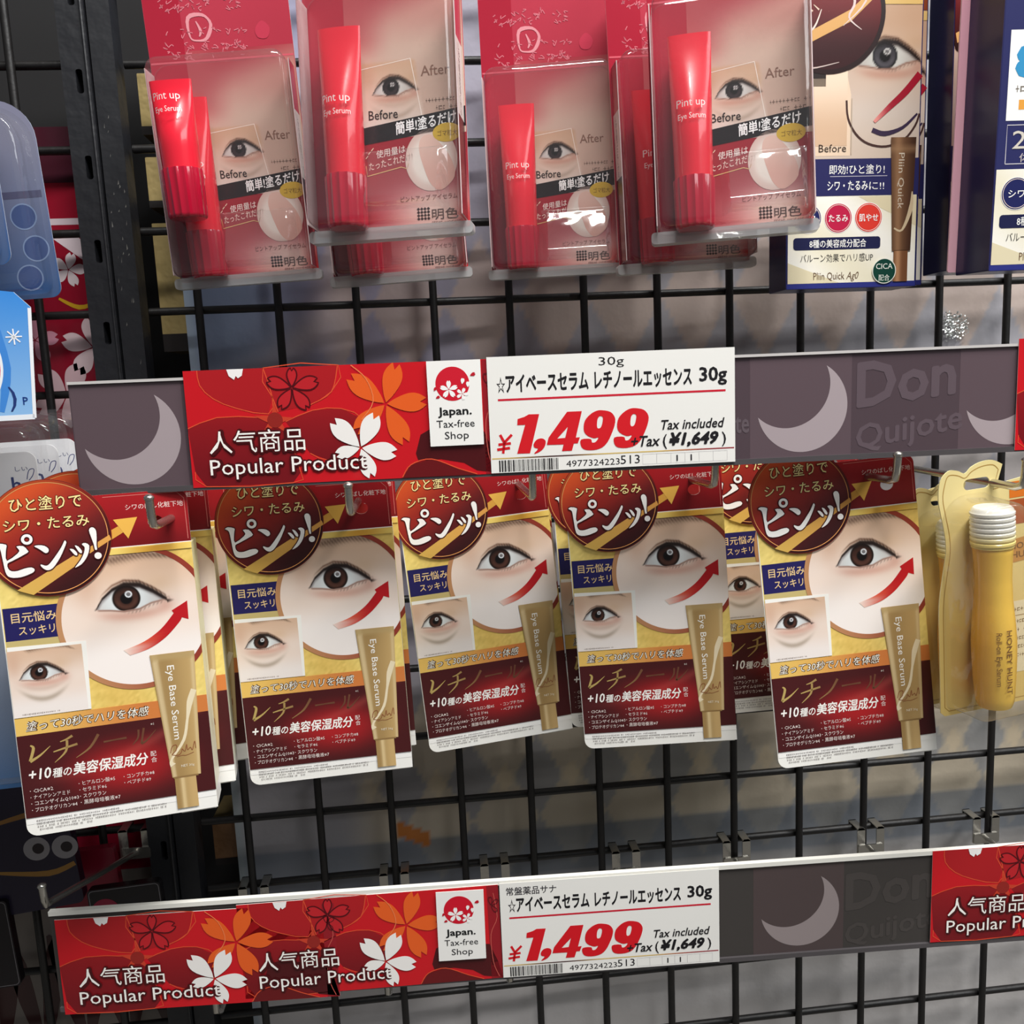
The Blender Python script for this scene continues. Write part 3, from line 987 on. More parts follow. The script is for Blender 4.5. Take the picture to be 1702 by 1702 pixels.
def serum_front():
    W = 85
    a = Art()
    face = rrect(0, 0, W, 132, (5, 0, 0, 0), 6)
    a.slab(face, 0, 0.6, (250, 248, 242), (244, 240, 214))
    rn = np.random.RandomState(2)

    def goldf(x, z):
        g = mix((246, 222, 132), (232, 196, 104), 0.5 + 0.5 * np.sin(x * 0.11 + z * 0.045))
        return g + rn.randn(len(x), 1) * 5
    a.grid(0.4, 56.5, W, 131.6, 60, 54, goldf, 1)
    a.grid(40, 128.6, W, 131.2, 30, 1, lambda x, z: mix((214, 158, 60), (250, 220, 120), 0.5 + 0.5 * np.sin(x * 0.16)), 9)
    # navy caption
    a.rect(0.8, 93.0, 27, 108.4, (38, 34, 92), 2)
    a.text('目元悩み', 4.0, 101.6, 5.1, (240, 206, 150), w=19, lay=3, bold=0.01)
    a.text('スッキリ', 6.6, 95.6, 4.7, (240, 206, 150), w=15.2, lay=3, bold=0.01)
    # duller gold strip under the caption, before photo
    a.rect(0.8, 89.2, 27, 93.0, (204, 184, 122), 2)
    # big round photo
    cl = (0.4, 57, W - 0.05, 128.6)

    def skin(x, z):
        c = eye_rgb((x - 55.75) / 15.75, (z - 104.6) / 15.75)
        return mix(c, (255, 247, 242), 0.45 * sst(98, 76, z))
    a.disc(57, 98, 32.3, skin, 4, rings=96, seg=250, r0=0.05, clamp=cl)

    def ringc(x, z):
        t = sst(-30, 20, (x - 57) * 0.8 + (z - 98) * 0.2)
        return mix((196, 144, 100), (150, 60, 46), t)
    a.disc(57, 98, 34.6, ringc, 5, rings=1, seg=120, r0=32.2, clamp=cl)
    # red arrow
    arrow = smooth([(50.0, 82.9), (59.3, 85.9), (67.5, 91.1), (73.9, 98.0)], 5, False) + [(73.1, 99.4), (80.5, 103.4), (80.3, 94.4)] + smooth([(77.4, 95.6), (75.8, 93.2), (69.3, 86.9), (61.6, 82.4), (52.7, 80.1)], 5, False)

    def arc(x, z):
        t = sst(50, 60, x)
        return mix((246, 226, 214), mix((226, 96, 70), (190, 26, 34), sst(58, 70, x)), t)
    a.poly(arrow, arc, 6)
    # before photo
    a.poly([(0.4, 57), (33.4, 57), (34.4, 89.6), (0.8, 90.4)], (250, 247, 240), 7)

    def small(x, z):
        return eye_rgb((x - 14.2) / 9.6, (z - 75.4) / 9.6, bag=0.75, light=0.98, soft=0.06)
    a.grid(0.5, 57, 32.2, 88.4, 84, 84, small, 8)
    marks(a, 4, 20, 57.8, 0.8, (110, 90, 80), 9, seed=4)
    # orange band
    a.grid(0.4, 48.4, W, 56.6, 40, 3, lambda x, z: mix((238, 196, 104), (214, 128, 66), sst(5, 62, x)), 8)
    for bold, col, ly in ((0.07, (90, 62, 40), 9), (0.0, (255, 250, 236), 10)):
        a.text('塗って30秒でハリを体感', 4.6, 50.6, 4.9, col, w=54, lay=ly, bold=bold, shear=0.22)
    # dark red panel
    def dark(x, z):
        d = np.hypot((x - 47) / 34.0, (z - 27) / 17.0)
        c = mix((176, 34, 38), (74, 26, 28), sst(0.1, 1.15, d))
        s = np.abs((z - 26.5) - 0.12 * (x - 18) - 0.0042 * (x - 18) ** 2)
        return mix(c, (196, 88, 78), 0.35 * np.exp(-(s / 2.6) ** 2) * sst(-5, 40, x))
    a.grid(0.4, 9.0, W, 48.4, 85, 40, dark, 8)
    def gold(x, z):
        return mix((190, 164, 98), (104, 62, 46), sst(12, 42, x) * 0.95)
    for pts, w in (([(5.7, 43.4), (6.9, 41.8), (4.9, 36)], [0.6, 1.3, 1.2]), ([(4.9, 35.8), (9.4, 38.2), (14.1, 42.0)], [1.4, 0.9, 0.2]),
                   ([(18.4, 43.3), (21, 44), (23.9, 45.4)], [0.4, 0.8, 1.2]), ([(15.1, 38.9), (20, 40), (25.7, 41.2)], [0.5, 0.9, 1.1]),
                   ([(21.4, 43.6), (20.4, 38.4), (15.2, 33.8)], [1.1, 1.0, 0.2]), ([(35.1, 44.4), (30.9, 38.6), (24.5, 34.6)], [1.3, 1.0, 0.2]),
                   ([(37.0, 40.3), (42, 40.6), (47.2, 40.8)], [0.9, 0.7, 1.1]), ([(52.8, 43.9), (52.2, 40), (49.5, 36.9)], [1.0, 0.8, 0.2]),
                   ([(55.2, 44.4), (54.2, 40), (53.5, 36.9)], [1.0, 0.9, 1.1]), ([(53.5, 36.9), (56, 38.2), (60.5, 42.8)], [1.1, 0.8, 0.2])):
        a.stroke(pts, w, gold, 9)
    a.text('※1', 58.4, 45.2, 1.6, (220, 210, 200), lay=9)
    a.text('+10', 3.6, 27.0, 7.2, (255, 252, 246), w=9.6, lay=9, bold=0.02, shear=0.2)
    a.text('種の', 13.6, 27.0, 4.9, (255, 252, 246), w=8.4, lay=9, bold=0.015, shear=0.2)
    a.text('美容保湿成分', 22.4, 27.0, 6.4, (255, 252, 246), w=33.4, lay=9, bold=0.022, shear=0.2)
    a.text('配', 57, 30.2, 2.8, (245, 230, 224), lay=9)
    a.text('合', 57, 27.2, 2.8, (245, 230, 224), lay=9)
    wl = (240, 226, 220)
    for s, x, z, w in (('・CICA※2', 3.2, 20.9, 10), ('・ナイアシンアミド', 3.2, 17.8, 17), ('・コエンザイムQ10※3', 3.2, 14.8, 20.5), ('・プロテオグリカン※4', 3.2, 11.7, 19.5),
                       ('・ヒアルロン酸※5', 24.2, 21.1, 16), ('・セラミド※6', 24.2, 18.0, 12), ('・スクワラン', 24.2, 14.9, 11.5), ('・黒酵母培養液※7', 24.2, 11.9, 17.5),
                       ('・コンプチカ※8', 44.0, 21.2, 13.8), ('・ペプチド※9', 44.0, 18.2, 12)):
        a.text(s, x, z, 2.4, wl, w=w, lay=9, res=1)
    # white foot with small print
    a.rect(0.4, 5.8, W, 9.0, (252, 250, 246), 2)
    for k, (z, xe) in enumerate(((6.6, 40), (5.2, 62), (3.8, 61), (2.4, 28))):
        marks(a, 4.6, xe, z, 0.95, (120, 112, 112), 4, seed=20 + k)
    # printed tube
    tube = [(61.0, 79.0), (81.4, 79.0), (79.0, 20.0), (78.6, 18.0), (65.6, 18.0), (65.2, 20.0)]

    def tubec(x, z):
        L = 61.2 + (79 - z) * 0.073
        R = 81.4 - (79 - z) * 0.043
        t = (x - L) / (R - L)
        c = mix((170, 138, 88), (198, 164, 108), sst(0.25, 0.95, t))
        c = mix(c, (226, 204, 160), np.exp(-((t - 0.09) / 0.06) ** 2))
        c = mix(c, (236, 216, 172), 0.6 * np.exp(-((t - 0.95) / 0.05) ** 2))
        return mix(c, (188, 160, 110), sst(75.2, 75.6, z) * 0.8)
    P, F = [], []
    for j in range(31):
        z = 18 + 61 * j / 30
        L, R = 61.2 + (79 - z) * 0.073, 81.4 - (79 - z) * 0.043
        for i in range(17):
            P.append((L + (R - L) * i / 16, z))
    F = [(j * 17 + i, j * 17 + i + 1, (j + 1) * 17 + i + 1, (j + 1) * 17 + i) for j in range(30) for i in range(16)]
    a.flat(P, F, tubec, 11)
    a.grid(66.6, 2.2, 76.4, 18.2, 12, 3, lambda x, z: mix(mix((168, 136, 86), (206, 172, 116), sst(68, 75, x)), (228, 202, 152), np.exp(-((x - 70.2) / 1.0) ** 2)), 11)
    a.rect(66.2, 17.4, 77.6, 18.2, (150, 118, 74), 12)
    a.text('Eye Base Serum', 68.4, 73, 4.6, (255, 252, 244), w=36.5, lay=12, rot=-math.pi / 2)
    a.stroke([(79.4, 60), (77.0, 54.1), (75.2, 46.2), (72.6, 36), (66.2, 27), (66.6, 24)], [2.6, 2.8, 1.2, 1.4, 1.0, 3.0], (240, 224, 190), 12)
    rr = (150, 92, 60)
    a.stroke([(66.0, 30.2), (67.0, 33.4), (69.0, 33.8), (68.6, 31.2), (66.6, 29.4), (69.5, 28.8), (71, 30.2), (71.4, 31.6), (72.6, 30.2), (73.6, 33.6), (73.8, 30.8), (75.2, 31.8), (76, 30.4), (77.4, 34.6), (77.6, 31)], 0.35, rr, 13)
    a.stroke([(68.6, 28.0), (71, 28.4), (73, 28.2), (76.5, 29.2)], 0.25, rr, 13)
    a.text('NET 30g', 70.2, 22.6, 1.7, (245, 236, 214), lay=13, res=1)
    return a


def serum_header():
    a = Art()
    out = [(28, 131.2), (85, 131.2)] + rrect(28, 131.2, 85, 157, (0, 0, 4.5, 0), 6)[2:]
    hole = circ(70, 142.6, 3.4, 20, 2.9)
    f = lambda x, z: mix((118, 18, 24), (184, 30, 36), sst(132, 152, z) * 0.8)
    a.slab(rrect(28, 131.2, 85, 157, (0, 0, 4.5, 0), 6), 0.1, 0.6, f, (236, 214, 206), holes=[hole])
    b = Art(lambda V: V + np.array([0, 0.1, 0]))
    b.stroke([(48, 155.8), (80.6, 155.8), (83.6, 152.6), (83.8, 133.2)], 0.25, (222, 130, 120), 1, n=1)
    b.text('シワのばし化粧下地', 57.4, 149.2, 2.9, (250, 226, 218), w=25.6, lay=1)
    b.poly([(47, 138.6), (54.0, 142.0), (55.6, 138.8), (48, 134.6)], (232, 170, 74), 2)
    b.poly([(62.2, 145.4), (51.6, 145.0), (57.4, 135.6)], (242, 186, 84), 3)
    a.v += b.v
    a.c += b.c
    a.f += [tuple(i + a.n for i in f2) for f2 in b.f]
    a.n += b.n
    return a


def serum_badge():
    a = Art()
    cx, cz, R = 23.5, 139.2, 27.0
    a.slab(circ(cx, cz, R, 96), -1.0, -0.5, (120, 30, 26), (150, 60, 40))

    def bc(x, z):
        t = ((x - cx) * 0.55 - (z - cz) * 0.85) / R
        c = mix((214, 84, 40), (150, 40, 34), sst(-0.95, -0.1, t))
        c = mix(c, (92, 28, 30), sst(-0.15, 0.45, t))
        return mix(c, (58, 22, 24), sst(0.4, 0.9, t))
    b = Art(lambda V: V + np.array([0, -1.0, 0]))
    b.disc(cx, cz, 26.7, lambda x, z: bc(x, z) * 0.82, 1, rings=1, seg=96, r0=25.4)
    b.disc(cx, cz, 25.5, bc, 1, rings=10, seg=96, r0=0.02)
    b.disc(cx, cz, 25.65, lambda x, z: mix((250, 170, 100), (214, 150, 90), sst(120, 160, z)), 2, rings=1, seg=96, r0=25.3)
    b.poly([(47.5, 125.8), (47, 126), (40, 119)], (60, 20, 22), 1) if False else None
    # lower right half darker, gold arrow shaft
    sh = [(8.2, 116.4), (34.0, 130.4), (40.0, 133.0), (49.5, 138.2), (50.2, 136.0), (40.1, 130.2), (35.4, 126.2), (14.8, 113.6)]
    b.poly(sh, lambda x, z: mix((222, 180, 90), (232, 166, 84), sst(10, 50, x)), 3)
    g = (252, 232, 160)
    for bold, col, ly in ((0.055, (96, 30, 24), 4), (0.008, g, 5)):
        b.text('ひと塗りで', 9.0, 152.8, 6.9, col, w=30.4, lay=ly, bold=bold, res=2)
        b.text('シワ・たるみ', 5.6, 143.8, 6.2, col, w=36, lay=ly, bold=bold, res=2)
    S = dict(
        pi=[(1.4, 137.8), (2.9, 138.6), (6.0, 137.8), (5.9, 136.3), (5.4, 133.7), (5.6, 130.4), (10.2, 133.3), (11.1, 134.9), (10.1, 136.6), (12.9, 136.5), (14.5, 134.4), (14.2, 133.2), (7.8, 130.2), (5.6, 129.1), (5.7, 126.8), (7.0, 125.5), (9.5, 125.4), (12.4, 126.2), (15.3, 126.4), (16.5, 125.3), (15.8, 124.1), (13.6, 123.2), (10.6, 122.4), (7.4, 122.4), (5.3, 123.3), (4.4, 125.5), (4.0, 129.3), (3.7, 133.1), (3.3, 136.2), (2.3, 137.3)],
        n1=[(17.4, 136.0), (19.1, 136.3), (21.6, 135.8), (23.2, 134.3), (23.0, 132.8), (21.8, 132.4), (20.7, 133.3), (19.0, 134.8)],
        n2=[(30.4, 137.4), (31.0, 136.4), (29.6, 133.3), (27.7, 129.8), (25.2, 126.3), (23.5, 124.8), (22.0, 124.4), (20.6, 125.0), (19.3, 126.5), (19.3, 127.4), (20.8, 126.7), (22.2, 126.7), (23.8, 128.2), (26.2, 131.1), (28.5, 134.2), (29.7, 136.3)],
        t1=[(32.1, 133.3), (33.6, 133.0), (35.0, 131.2), (34.9, 130.0), (34.0, 130.3), (32.8, 132.0)],
        t2=[(34.4, 134.7), (35.8, 134.1), (37.1, 132.0), (36.9, 130.8), (35.9, 131.4), (35.0, 133.2)],
        t3=[(37.5, 135.2), (39.0, 135.4), (40.5, 134.1), (39.9, 130.9), (38.5, 128.1), (36.3, 125.7), (33.9, 124.5), (33.7, 124.8), (36.1, 127.6), (37.9, 130.8), (38.5, 133.4), (37.8, 134.4)],
        ex=[(41.1, 141.1), (41.9, 142.3), (43.2, 142.2), (44.1, 140.6), (44.0, 137.2), (43.6, 133.9), (43.7, 132.0), (42.8, 131.9), (42.5, 134.4), (41.7, 137.9)])
    wh, dkc = (255, 252, 248), (70, 20, 22)
    for p in S.values():
        q = smooth(p, 2)
        b.stroke(q, 1.0, dkc, 6, n=1, closed=True)
        b.poly(q, wh, 7)
    b.disc(14.7, 139.4, 2.9, lambda x, z: np.tile(np.array(dkc, float), (len(x), 1)), 6, rings=1, seg=32, r0=0.8)
    b.disc(14.7, 139.4, 2.4, lambda x, z: np.tile(np.array(wh, float), (len(x), 1)), 7, rings=1, seg=32, r0=1.15)
    b.poly(circ(43.8, 129.0, 2.0, 24), dkc, 6)
    b.poly(circ(43.8, 129.0, 1.55, 24), wh, 7)
    a.v += b.v
    a.c += b.c
    a.f += [tuple(i + a.n for i in f2) for f2 in b.f]
    a.n += b.n
    return a


def serum_body():
    a = Art()
    a.slab(rrect(22, 1.5, 85, 131.6, 0.5, 2), 0.6, 21, (244, 240, 214), lambda x, z: mix((238, 232, 176), (246, 243, 222), sst(40, 10, z)))
    r = random.Random(9)
    b = Art(lambda V: np.stack([85 - V[:, 1], V[:, 0], V[:, 2]], 1))   # right-hand side face
    pts = [(11 + r.uniform(-1.2, 1.2), 88 - k * 2.2) for k in range(26)]
    b.stroke(pts, 0.3, (190, 150, 80), 2)
    b.rect(0.8, 0.6, 20.6, 9.5, (252, 250, 244), 1)
    # bottom tuck flap
    a.slab([(68, -1.2), (84, -1.2), (85, 0.5), (66, 0.5)], 2, 2.6, (252, 250, 244))
    a.v += b.v
    a.c += b.c
    a.f += [tuple(i + a.n for i in f2) for f2 in b.f]
    a.n += b.n
    return a


def build_serums():
    P = [((-0.0559, -0.1854, -0.2559), (9.0, -3.5, -0.5)), ((0.0377, -0.1412, -0.26), (2.16, -0.37, -1.06)),
         ((0.1319, -0.106, -0.2655), (3.85, -1.06, -3.91)), ((0.2197, -0.1241, -0.2627), (-8.91, -0.91, -2.59)),
         ((0.3145, -0.1696, -0.2627), (-3.09, -4.6, -3.65))]
    G = 'eye serum cartons on the pegs'
    t = thing('eye_serum_carton', 'eye serum carton hanging foremost of all, nearest the black upright', 'carton', G)
    serum_body().build('carton_body', PRINT, t, label='cream carton sides')
    serum_front().build('printed_front', PRINT, t)
    serum_header().build('header_flap', PRINT, t, label='red hanging flap with peg hole')
    serum_badge().build('round_badge', PRINT, t, label='round maroon badge with white brush lettering')
    place(t, *P[0])
    labs = ['eye serum carton below the words Popular Product', 'eye serum carton below the barcode, smallest and furthest back of the front row',
            'eye serum carton below the black tax figures of the upper price card', 'eye serum carton beside the honey packs, brightly lit']
    for (l, y), lab in zip(P[1:], labs):
        dup(t, lab, l, y)
    back = [((-0.0525, -0.1600, -0.2545), (9.0, -3.5, -0.5), 'eye serum carton directly behind the foremost one, only its edge showing'),
            ((-0.0490, -0.1345, -0.2535), (9.0, -3.5, -0.5), 'eye serum carton third deep behind the foremost one, thin edge showing'),
            ((0.0395, -0.1155, -0.2585), (2.5, 0, -1.0), 'eye serum carton hidden behind the one below Popular Product'),
            ((0.1345, -0.080, -0.2620), (3.0, -0.5, -3.4), 'eye serum carton edge showing behind the one below the barcode'),
            ((0.2163, -0.0985, -0.2600), (-7.5, -0.5, -2.6), 'eye serum carton behind the one below the tax figures, doubled badge edge'),
            ((0.3070, -0.1080, -0.2555), (-4.0, -1.0, -2.4), 'eye serum carton in shade behind the brightly lit one beside the honey packs'),
            ((0.3030, -0.0830, -0.2545), (-5.0, -0.5, -2.2), 'eye serum carton third deep behind the brightly lit one beside the honey packs')]
    for l, y, lab in back:
        dup(t, lab, l, y)


# ================================================================== red blister packs
def shell_mesh(x0, z0, x1, z1, depth, r=6, flange=1.5, recess=None, top=8):
    a = Art()

    def ring(inset, y, rad):
        return [(x, y, z) for x, z in rrect(x0 + inset, z0 + inset, x1 - inset, z1 - inset, (rad, rad, max(rad, top - inset), max(rad, top - inset)), 6)]
    d = depth
    rings = [ring(-flange, 0.0, r), ring(-0.2, -0.2, r), ring(0, -0.8, r), ring(0.6, -d * 0.5, r), ring(1.0, -d + 3, r), ring(1.6, -d + 1.2, r), ring(2.8, -d + 0.3, r), ring(4.5, -d, r)]
    a.loft(rings, (255, 255, 255), caps=False)
    a.slab([(p[0], p[2]) for p in rings[-1]], -d, -d + 0.02, (255, 255, 255)) if False else a.add(rings[-1], [tuple(range(len(rings[-1])))], (255, 255, 255))
    if recess:
        # pocket whose face bulges forward and curls under at the foot
        rx0, rz0, rx1, rz1, dd = recess
        nx, nz = 34, 34
        zs = np.linspace(rz0, rz1, nz + 1)
        tilt = np.radians(np.interp(zs, [rz0, rz0 + 2.5, rz0 + 3.5, rz1 - 2.5, rz1 - 1.5, rz1], [-70, -60, 32, 21, 55, 75]))
        dep = np.zeros(nz + 1)
        for j in range(nz - 1, -1, -1):
            dep[j] = dep[j + 1] + math.tan(min(1.2, max(-1.25, tilt[j]))) * (zs[j + 1] - zs[j])
        dep = np.clip(dep, 0, dd + 3)
        P, F = [], []
        for j in range(nz + 1):
            for i in range(nx + 1):
                u = i / nx
                e = float(sst(0, 0.09, np.array(u)) * sst(1, 0.91, np.array(u)))
                P.append((rx0 + (rx1 - rx0) * u, -d - 0.05 - dep[j] * e, zs[j]))
        for j in range(nz):
            for i in range(nx):
                k = j * (nx + 1) + i
                F.append((k, k + 1, k + nx + 2, k + nx + 1))
        a.add(P, F, (255, 255, 255))
    return a


def red_card(t):
    W, H = 80, 178
    a = Art()
    hole = rrect(34, 166, 46, 172, 2.9, 5)
    f = lambda x, z: mix((160, 46, 60), (186, 60, 78), sst(60, 150, z))
    a.slab(rrect(0, 0, W, H, 2.5, 4), 0, 0.6, f, (236, 226, 222), holes=[hole])
    b = a

    def low(x, z):
        c = mix((156, 34, 48), (232, 168, 158), sst(24, 4, z) * sst(20, 70, x))
        c = mix(c, (246, 224, 212), 0.8 * np.exp(-((x - 62) / 22) ** 2 - ((z - 12) / 12) ** 2))
        return mix(c, (196, 40, 44), sst(70, 80, x) * sst(20, 2, z))
    b.grid(20, 0.5, W - 0.3, 47, 40, 30, low, 1)
    b.grid(0.3, 0.5, 20, 160, 6, 40, lambda x, z: mix((116, 20, 40), (168, 36, 56), sst(20, 110, z)), 1)

    def skinf(x, z):
        u, v = (x - 44) / 11.0, (z - 68.5) / 11.0
        c = eye_rgb(u, v, iris=(44, 36, 40), brow=False, bag=0.5, soft=0.06, light=0.97)
        far = sst(82, 84, z) + sst(57, 59, x + 0.12 * (z - 60))
        c = c * np.array([0.93, 0.9, 0.88])
        c2 = mix((208, 178, 162), (196, 140, 130), sst(85, 108, z))
        c2 = mix(c2, (168, 56, 68), sst(98, 122, z - 0.3 * (x - 40)))
        c2 = mix(c2, (176, 78, 84), 0.8 * sst(46, 24, x) * sst(80, 96, z))
        return mix(c, c2, np.clip(far, 0, 1))
    b.grid(20, 46, W - 0.3, 124, 100, 130, skinf, 2)
    b.stroke([(26, 56), (25.5, 80), (53, 83.5), (58, 54)], 0.4, (250, 236, 226), 3, n=1)
    b.text('After', 58, 74.5, 7, (140, 104, 90), w=14.5, lay=4, bold=0.005)
    b.text('Before', 30.5, 55.6, 6.4, (52, 42, 40), w=15, lay=4, bold=0.01)
    marks(b, 60, 77, 61.5, 2.0, (120, 96, 86), 4, seed=31)
    marks(b, 65, 77, 57.6, 2.2, (120, 96, 86), 4, seed=32)
    b.poly([(20, 43), (79.7, 49), (79.7, 58.5), (20, 51)], (28, 22, 26), 4)
    b.text('簡単!塗るだけ', 44, 47.8, 6.6, (255, 255, 255), w=31, lay=5, bold=0.02, up=0.12)
    # fingertip with a drop of cream
    b.disc(61.5, 34, 13.2, lambda x, z: mix((250, 240, 230), (226, 196, 186), sst(8, 13, np.hypot(x - 61.5, (z - 34) / 1.15))), 4, rings=6, seg=40, rz=1.15)
    fing = smooth([(55.5, 39), (57, 45), (62, 46), (66, 42), (71.5, 34), (73, 25), (66, 19), (61, 22), (58, 29)], 4)
    b.poly(fing, lambda x, z: mix((232, 180, 166), (240, 204, 190), sst(25, 45, z)), 5)
    b.poly(circ(70, 46.5, 7.2, 30, 4.6), (222, 186, 70), 6)
    b.text('ゴマ粒大', 65.2, 45.0, 3.2, (120, 84, 30), w=10, lay=7)
    b.text('使用量は', 33.5, 37, 4.2, (255, 236, 230), w=15, lay=4, up=0.12)
    b.text('たったこれだけ!', 29.5, 31.2, 4.4, (255, 226, 214), w=22.5, lay=4, up=0.16)
    b.stroke([(28, 33.5), (28.4, 28.4), (46, 31.6), (49, 30.6), (50, 33)], 0.35, (240, 200, 130), 4, n=1)
    for q in ((28, 37), (29.4, 39), (31, 40.6)):
        b.stroke([q, (q[0] + 1.2, q[1] + 1.3)], 0.35, (250, 226, 200), 4, n=1)
    b.text('ピントアップ アイセラム', 45, 14.6, 3.1, (120, 60, 58), w=29, lay=4)
    for i in range(4):
        for j in range(4):
            b.poly([(53 + i * 1.7, 5.6 + j * 1.6), (53.85 + i * 1.7, 4.8 + j * 1.6), (54.7 + i * 1.7, 5.6 + j * 1.6), (53.85 + i * 1.7, 6.4 + j * 1.6)], (70, 56, 58), 4)
    b.text('明色', 60.6, 5.2, 5.8, (110, 90, 88), w=13.5, lay=4, bold=0.01)
    marks(b, 60.5, 74.5, 2.8, 1.2, (130, 100, 98), 4, seed=35)
    # header scribbled with pale ornament
    r = random.Random(17)
    b.stroke(smooth([(24, 131), (24, 141), (32, 142), (36, 137), (33, 130), (28, 129)], 4), [0.8, 2.4, 1.2, 2.2, 1.0, 0.8], (226, 150, 158), 3, n=1, closed=True)
    b.stroke([(28, 139), (30, 134), (29, 131)], [0.6, 1.6, 0.6], (226, 150, 158), 3)
    for k in range(95):
        x, z = r.uniform(8, 54), r.choice((121.5, 124, 126, 134, 146, 150)) + r.uniform(-1.6, 1.6)
        b.stroke([(x, z), (x + r.uniform(-1.5, 2.5), z + r.uniform(-2, 2)), (x + r.uniform(0, 3), z + r.uniform(-1.5, 1.5))], 0.45, (218, 124, 136), 3, n=3)
    b.poly(smooth([(60, 133), (64, 137), (68, 133), (66, 128), (61, 128.5)], 4), (196, 62, 84), 3)
    b.poly([(0.5, 118), (79.4, 118), (79.4, 119), (0.5, 119)], (214, 96, 110), 3)
    return b.build('backing_card', GLOSSY, t)


def serum_tube(t, cx, cy, z0, name_body='serum_tube', name_cap='tube_cap', L=96, r=9.2, parent=None):
    n = 28
    a = Art()
    rings = []
    for k in range(15):
        s = k / 14
        z = z0 + 25 + (L - 25) * s
        rx = r * (1 + 0.12 * s)
        ry = r * (1 - 0.86 * sst(0.25, 1.0, np.array(s)))
        rings.append([(cx + rx * math.cos(2 * math.pi * i / n), cy + float(ry) * math.sin(2 * math.pi * i / n), z) for i in range(n)])
    a.loft(rings, (220, 26, 44))
    o = a.build(name_body, TUBERED, t, shade=True, label='glossy red squeeze tube')
    b = Art()
    b.text('Pint up', cx - 7.5, z0 + 58, 5.5, (255, 238, 236), w=14, wrap=(cx, cy, r * 1.05), res=2)
    b.text('Eye Serum', cx - 7, z0 + 52, 4, (255, 238, 236), w=13.5, wrap=(cx, cy, r * 1.05), res=2)
    b.build('tube_lettering', PAPER, o)
    a = Art()
    m = 64
    rings = []
    for z, q in ((0, 0.90), (0.8, 0.98), (2, 1.0), (24, 1.05), (25, 1.03)):
        rings.append([(cx + (r * q + 0.35 * math.cos(16 * 2 * math.pi * i / m)) * math.cos(2 * math.pi * i / m), cy + (r * q + 0.35 * math.cos(16 * 2 * math.pi * i / m)) * math.sin(2 * math.pi * i / m), z0 + z) for i in range(m)])
    a.loft(rings, (165, 12, 40))
    a.build(name_cap, CAPRED, t, shade=True, label='ribbed ruby cap')


def side_panel(t, left=True):
    xf = (lambda V: np.stack([1.0 + V[:, 1], -V[:, 0], V[:, 2]], 1)) if left else (lambda V: np.stack([79.0 - V[:, 1], V[:, 0], V[:, 2]], 1))
    a = Art(xf)
    x0, x1 = (0.8, 14.5) if left else (-14.5, -0.8)
    a.slab([(x0, 3), (x1, 3), (x1, 112), (x0, 112)], 0, 0.5, (150, 26, 44), (220, 200, 200))
    a.rect(x0, 50, x1, 86, (222, 214, 208), 1)
    a.rect(x0, 3, x1, 50, lambda x, z: mix((128, 22, 36), (40, 26, 30), sst(30, 46, z)), 1)
    a.rect(x0, 86, x1, 111.5, (186, 60, 80), 1)
    s = 'しわを目立たなくする'
    for k, ch in enumerate(s):
        a.text(ch, x0 + 4.6, 81.5 - k * 3.4, 3.6, (60, 48, 50), lay=2)
    a.build('side_panel', GLOSSY, t)


def build_red_packs():
    G = 'red blister packs on the top row'
    t = thing('red_blister_pack', 'red eye serum blister pack nearest the black upright, extra bright tube showing', 'blister pack', G)
    red_card(t)
    serum_tube(t, 20.5, -10.5, 0.5, r=9.6)
    side_panel(t, True)
    side_panel(t, False)
    shell_mesh(1.5, 0, 78.5, 117, 21.5, 5, 1.2, (33, 3, 74, 33, 11)).build('blister_shell', CLEAR, t, shade=True, label='clear plastic blister')
    # clear foot lip under the card
    a = Art()
    a.slab(rrect(-2, -4, 82, 2, 2, 4), -5, 1.5, (235, 235, 230))
    a.build('foot_lip', FROST, t)
    place(t, (0.0044, -0.0545, 0.0099), (-3.6, 1.22, -2.12))
    labs = [((0.0907, -0.121, 0.0218), (-13.5, -4.0, -0.11), 'red eye serum blister pack hanging forward on the second hook from the upright'),
            ((0.0914, -0.0499, 0.0086), (-0.45, 0, -2.52), 'red eye serum blister pack mostly hidden behind the one on the second hook'),
            ((0.1876, -0.025, 0.0127), (-9.49, 0.9, -0.37), 'red eye serum blister pack set back between the two forward ones'),
            ((0.2666, -0.1229, 0.0161), (-15.5, -3.6, -1.08), 'red eye serum blister pack forward of its row, overlapping the tall eye photo box'),
            ((0.2604, -0.0638, 0.0084), (-0.28, 0, -1.64), 'red eye serum blister pack mostly hidden behind the one overlapping the tall eye photo box')]
    for l, y, lab in labs:
        dup(t, lab, l, y)
    # the bright loose tube at the first pack's outer edge
    serum_tube(t, 19.5, -33, 29, 'front_tube', 'front_tube_cap', 70, 9.8)


# ================================================================== tall eye boxes
NAVY = (44, 44, 92)


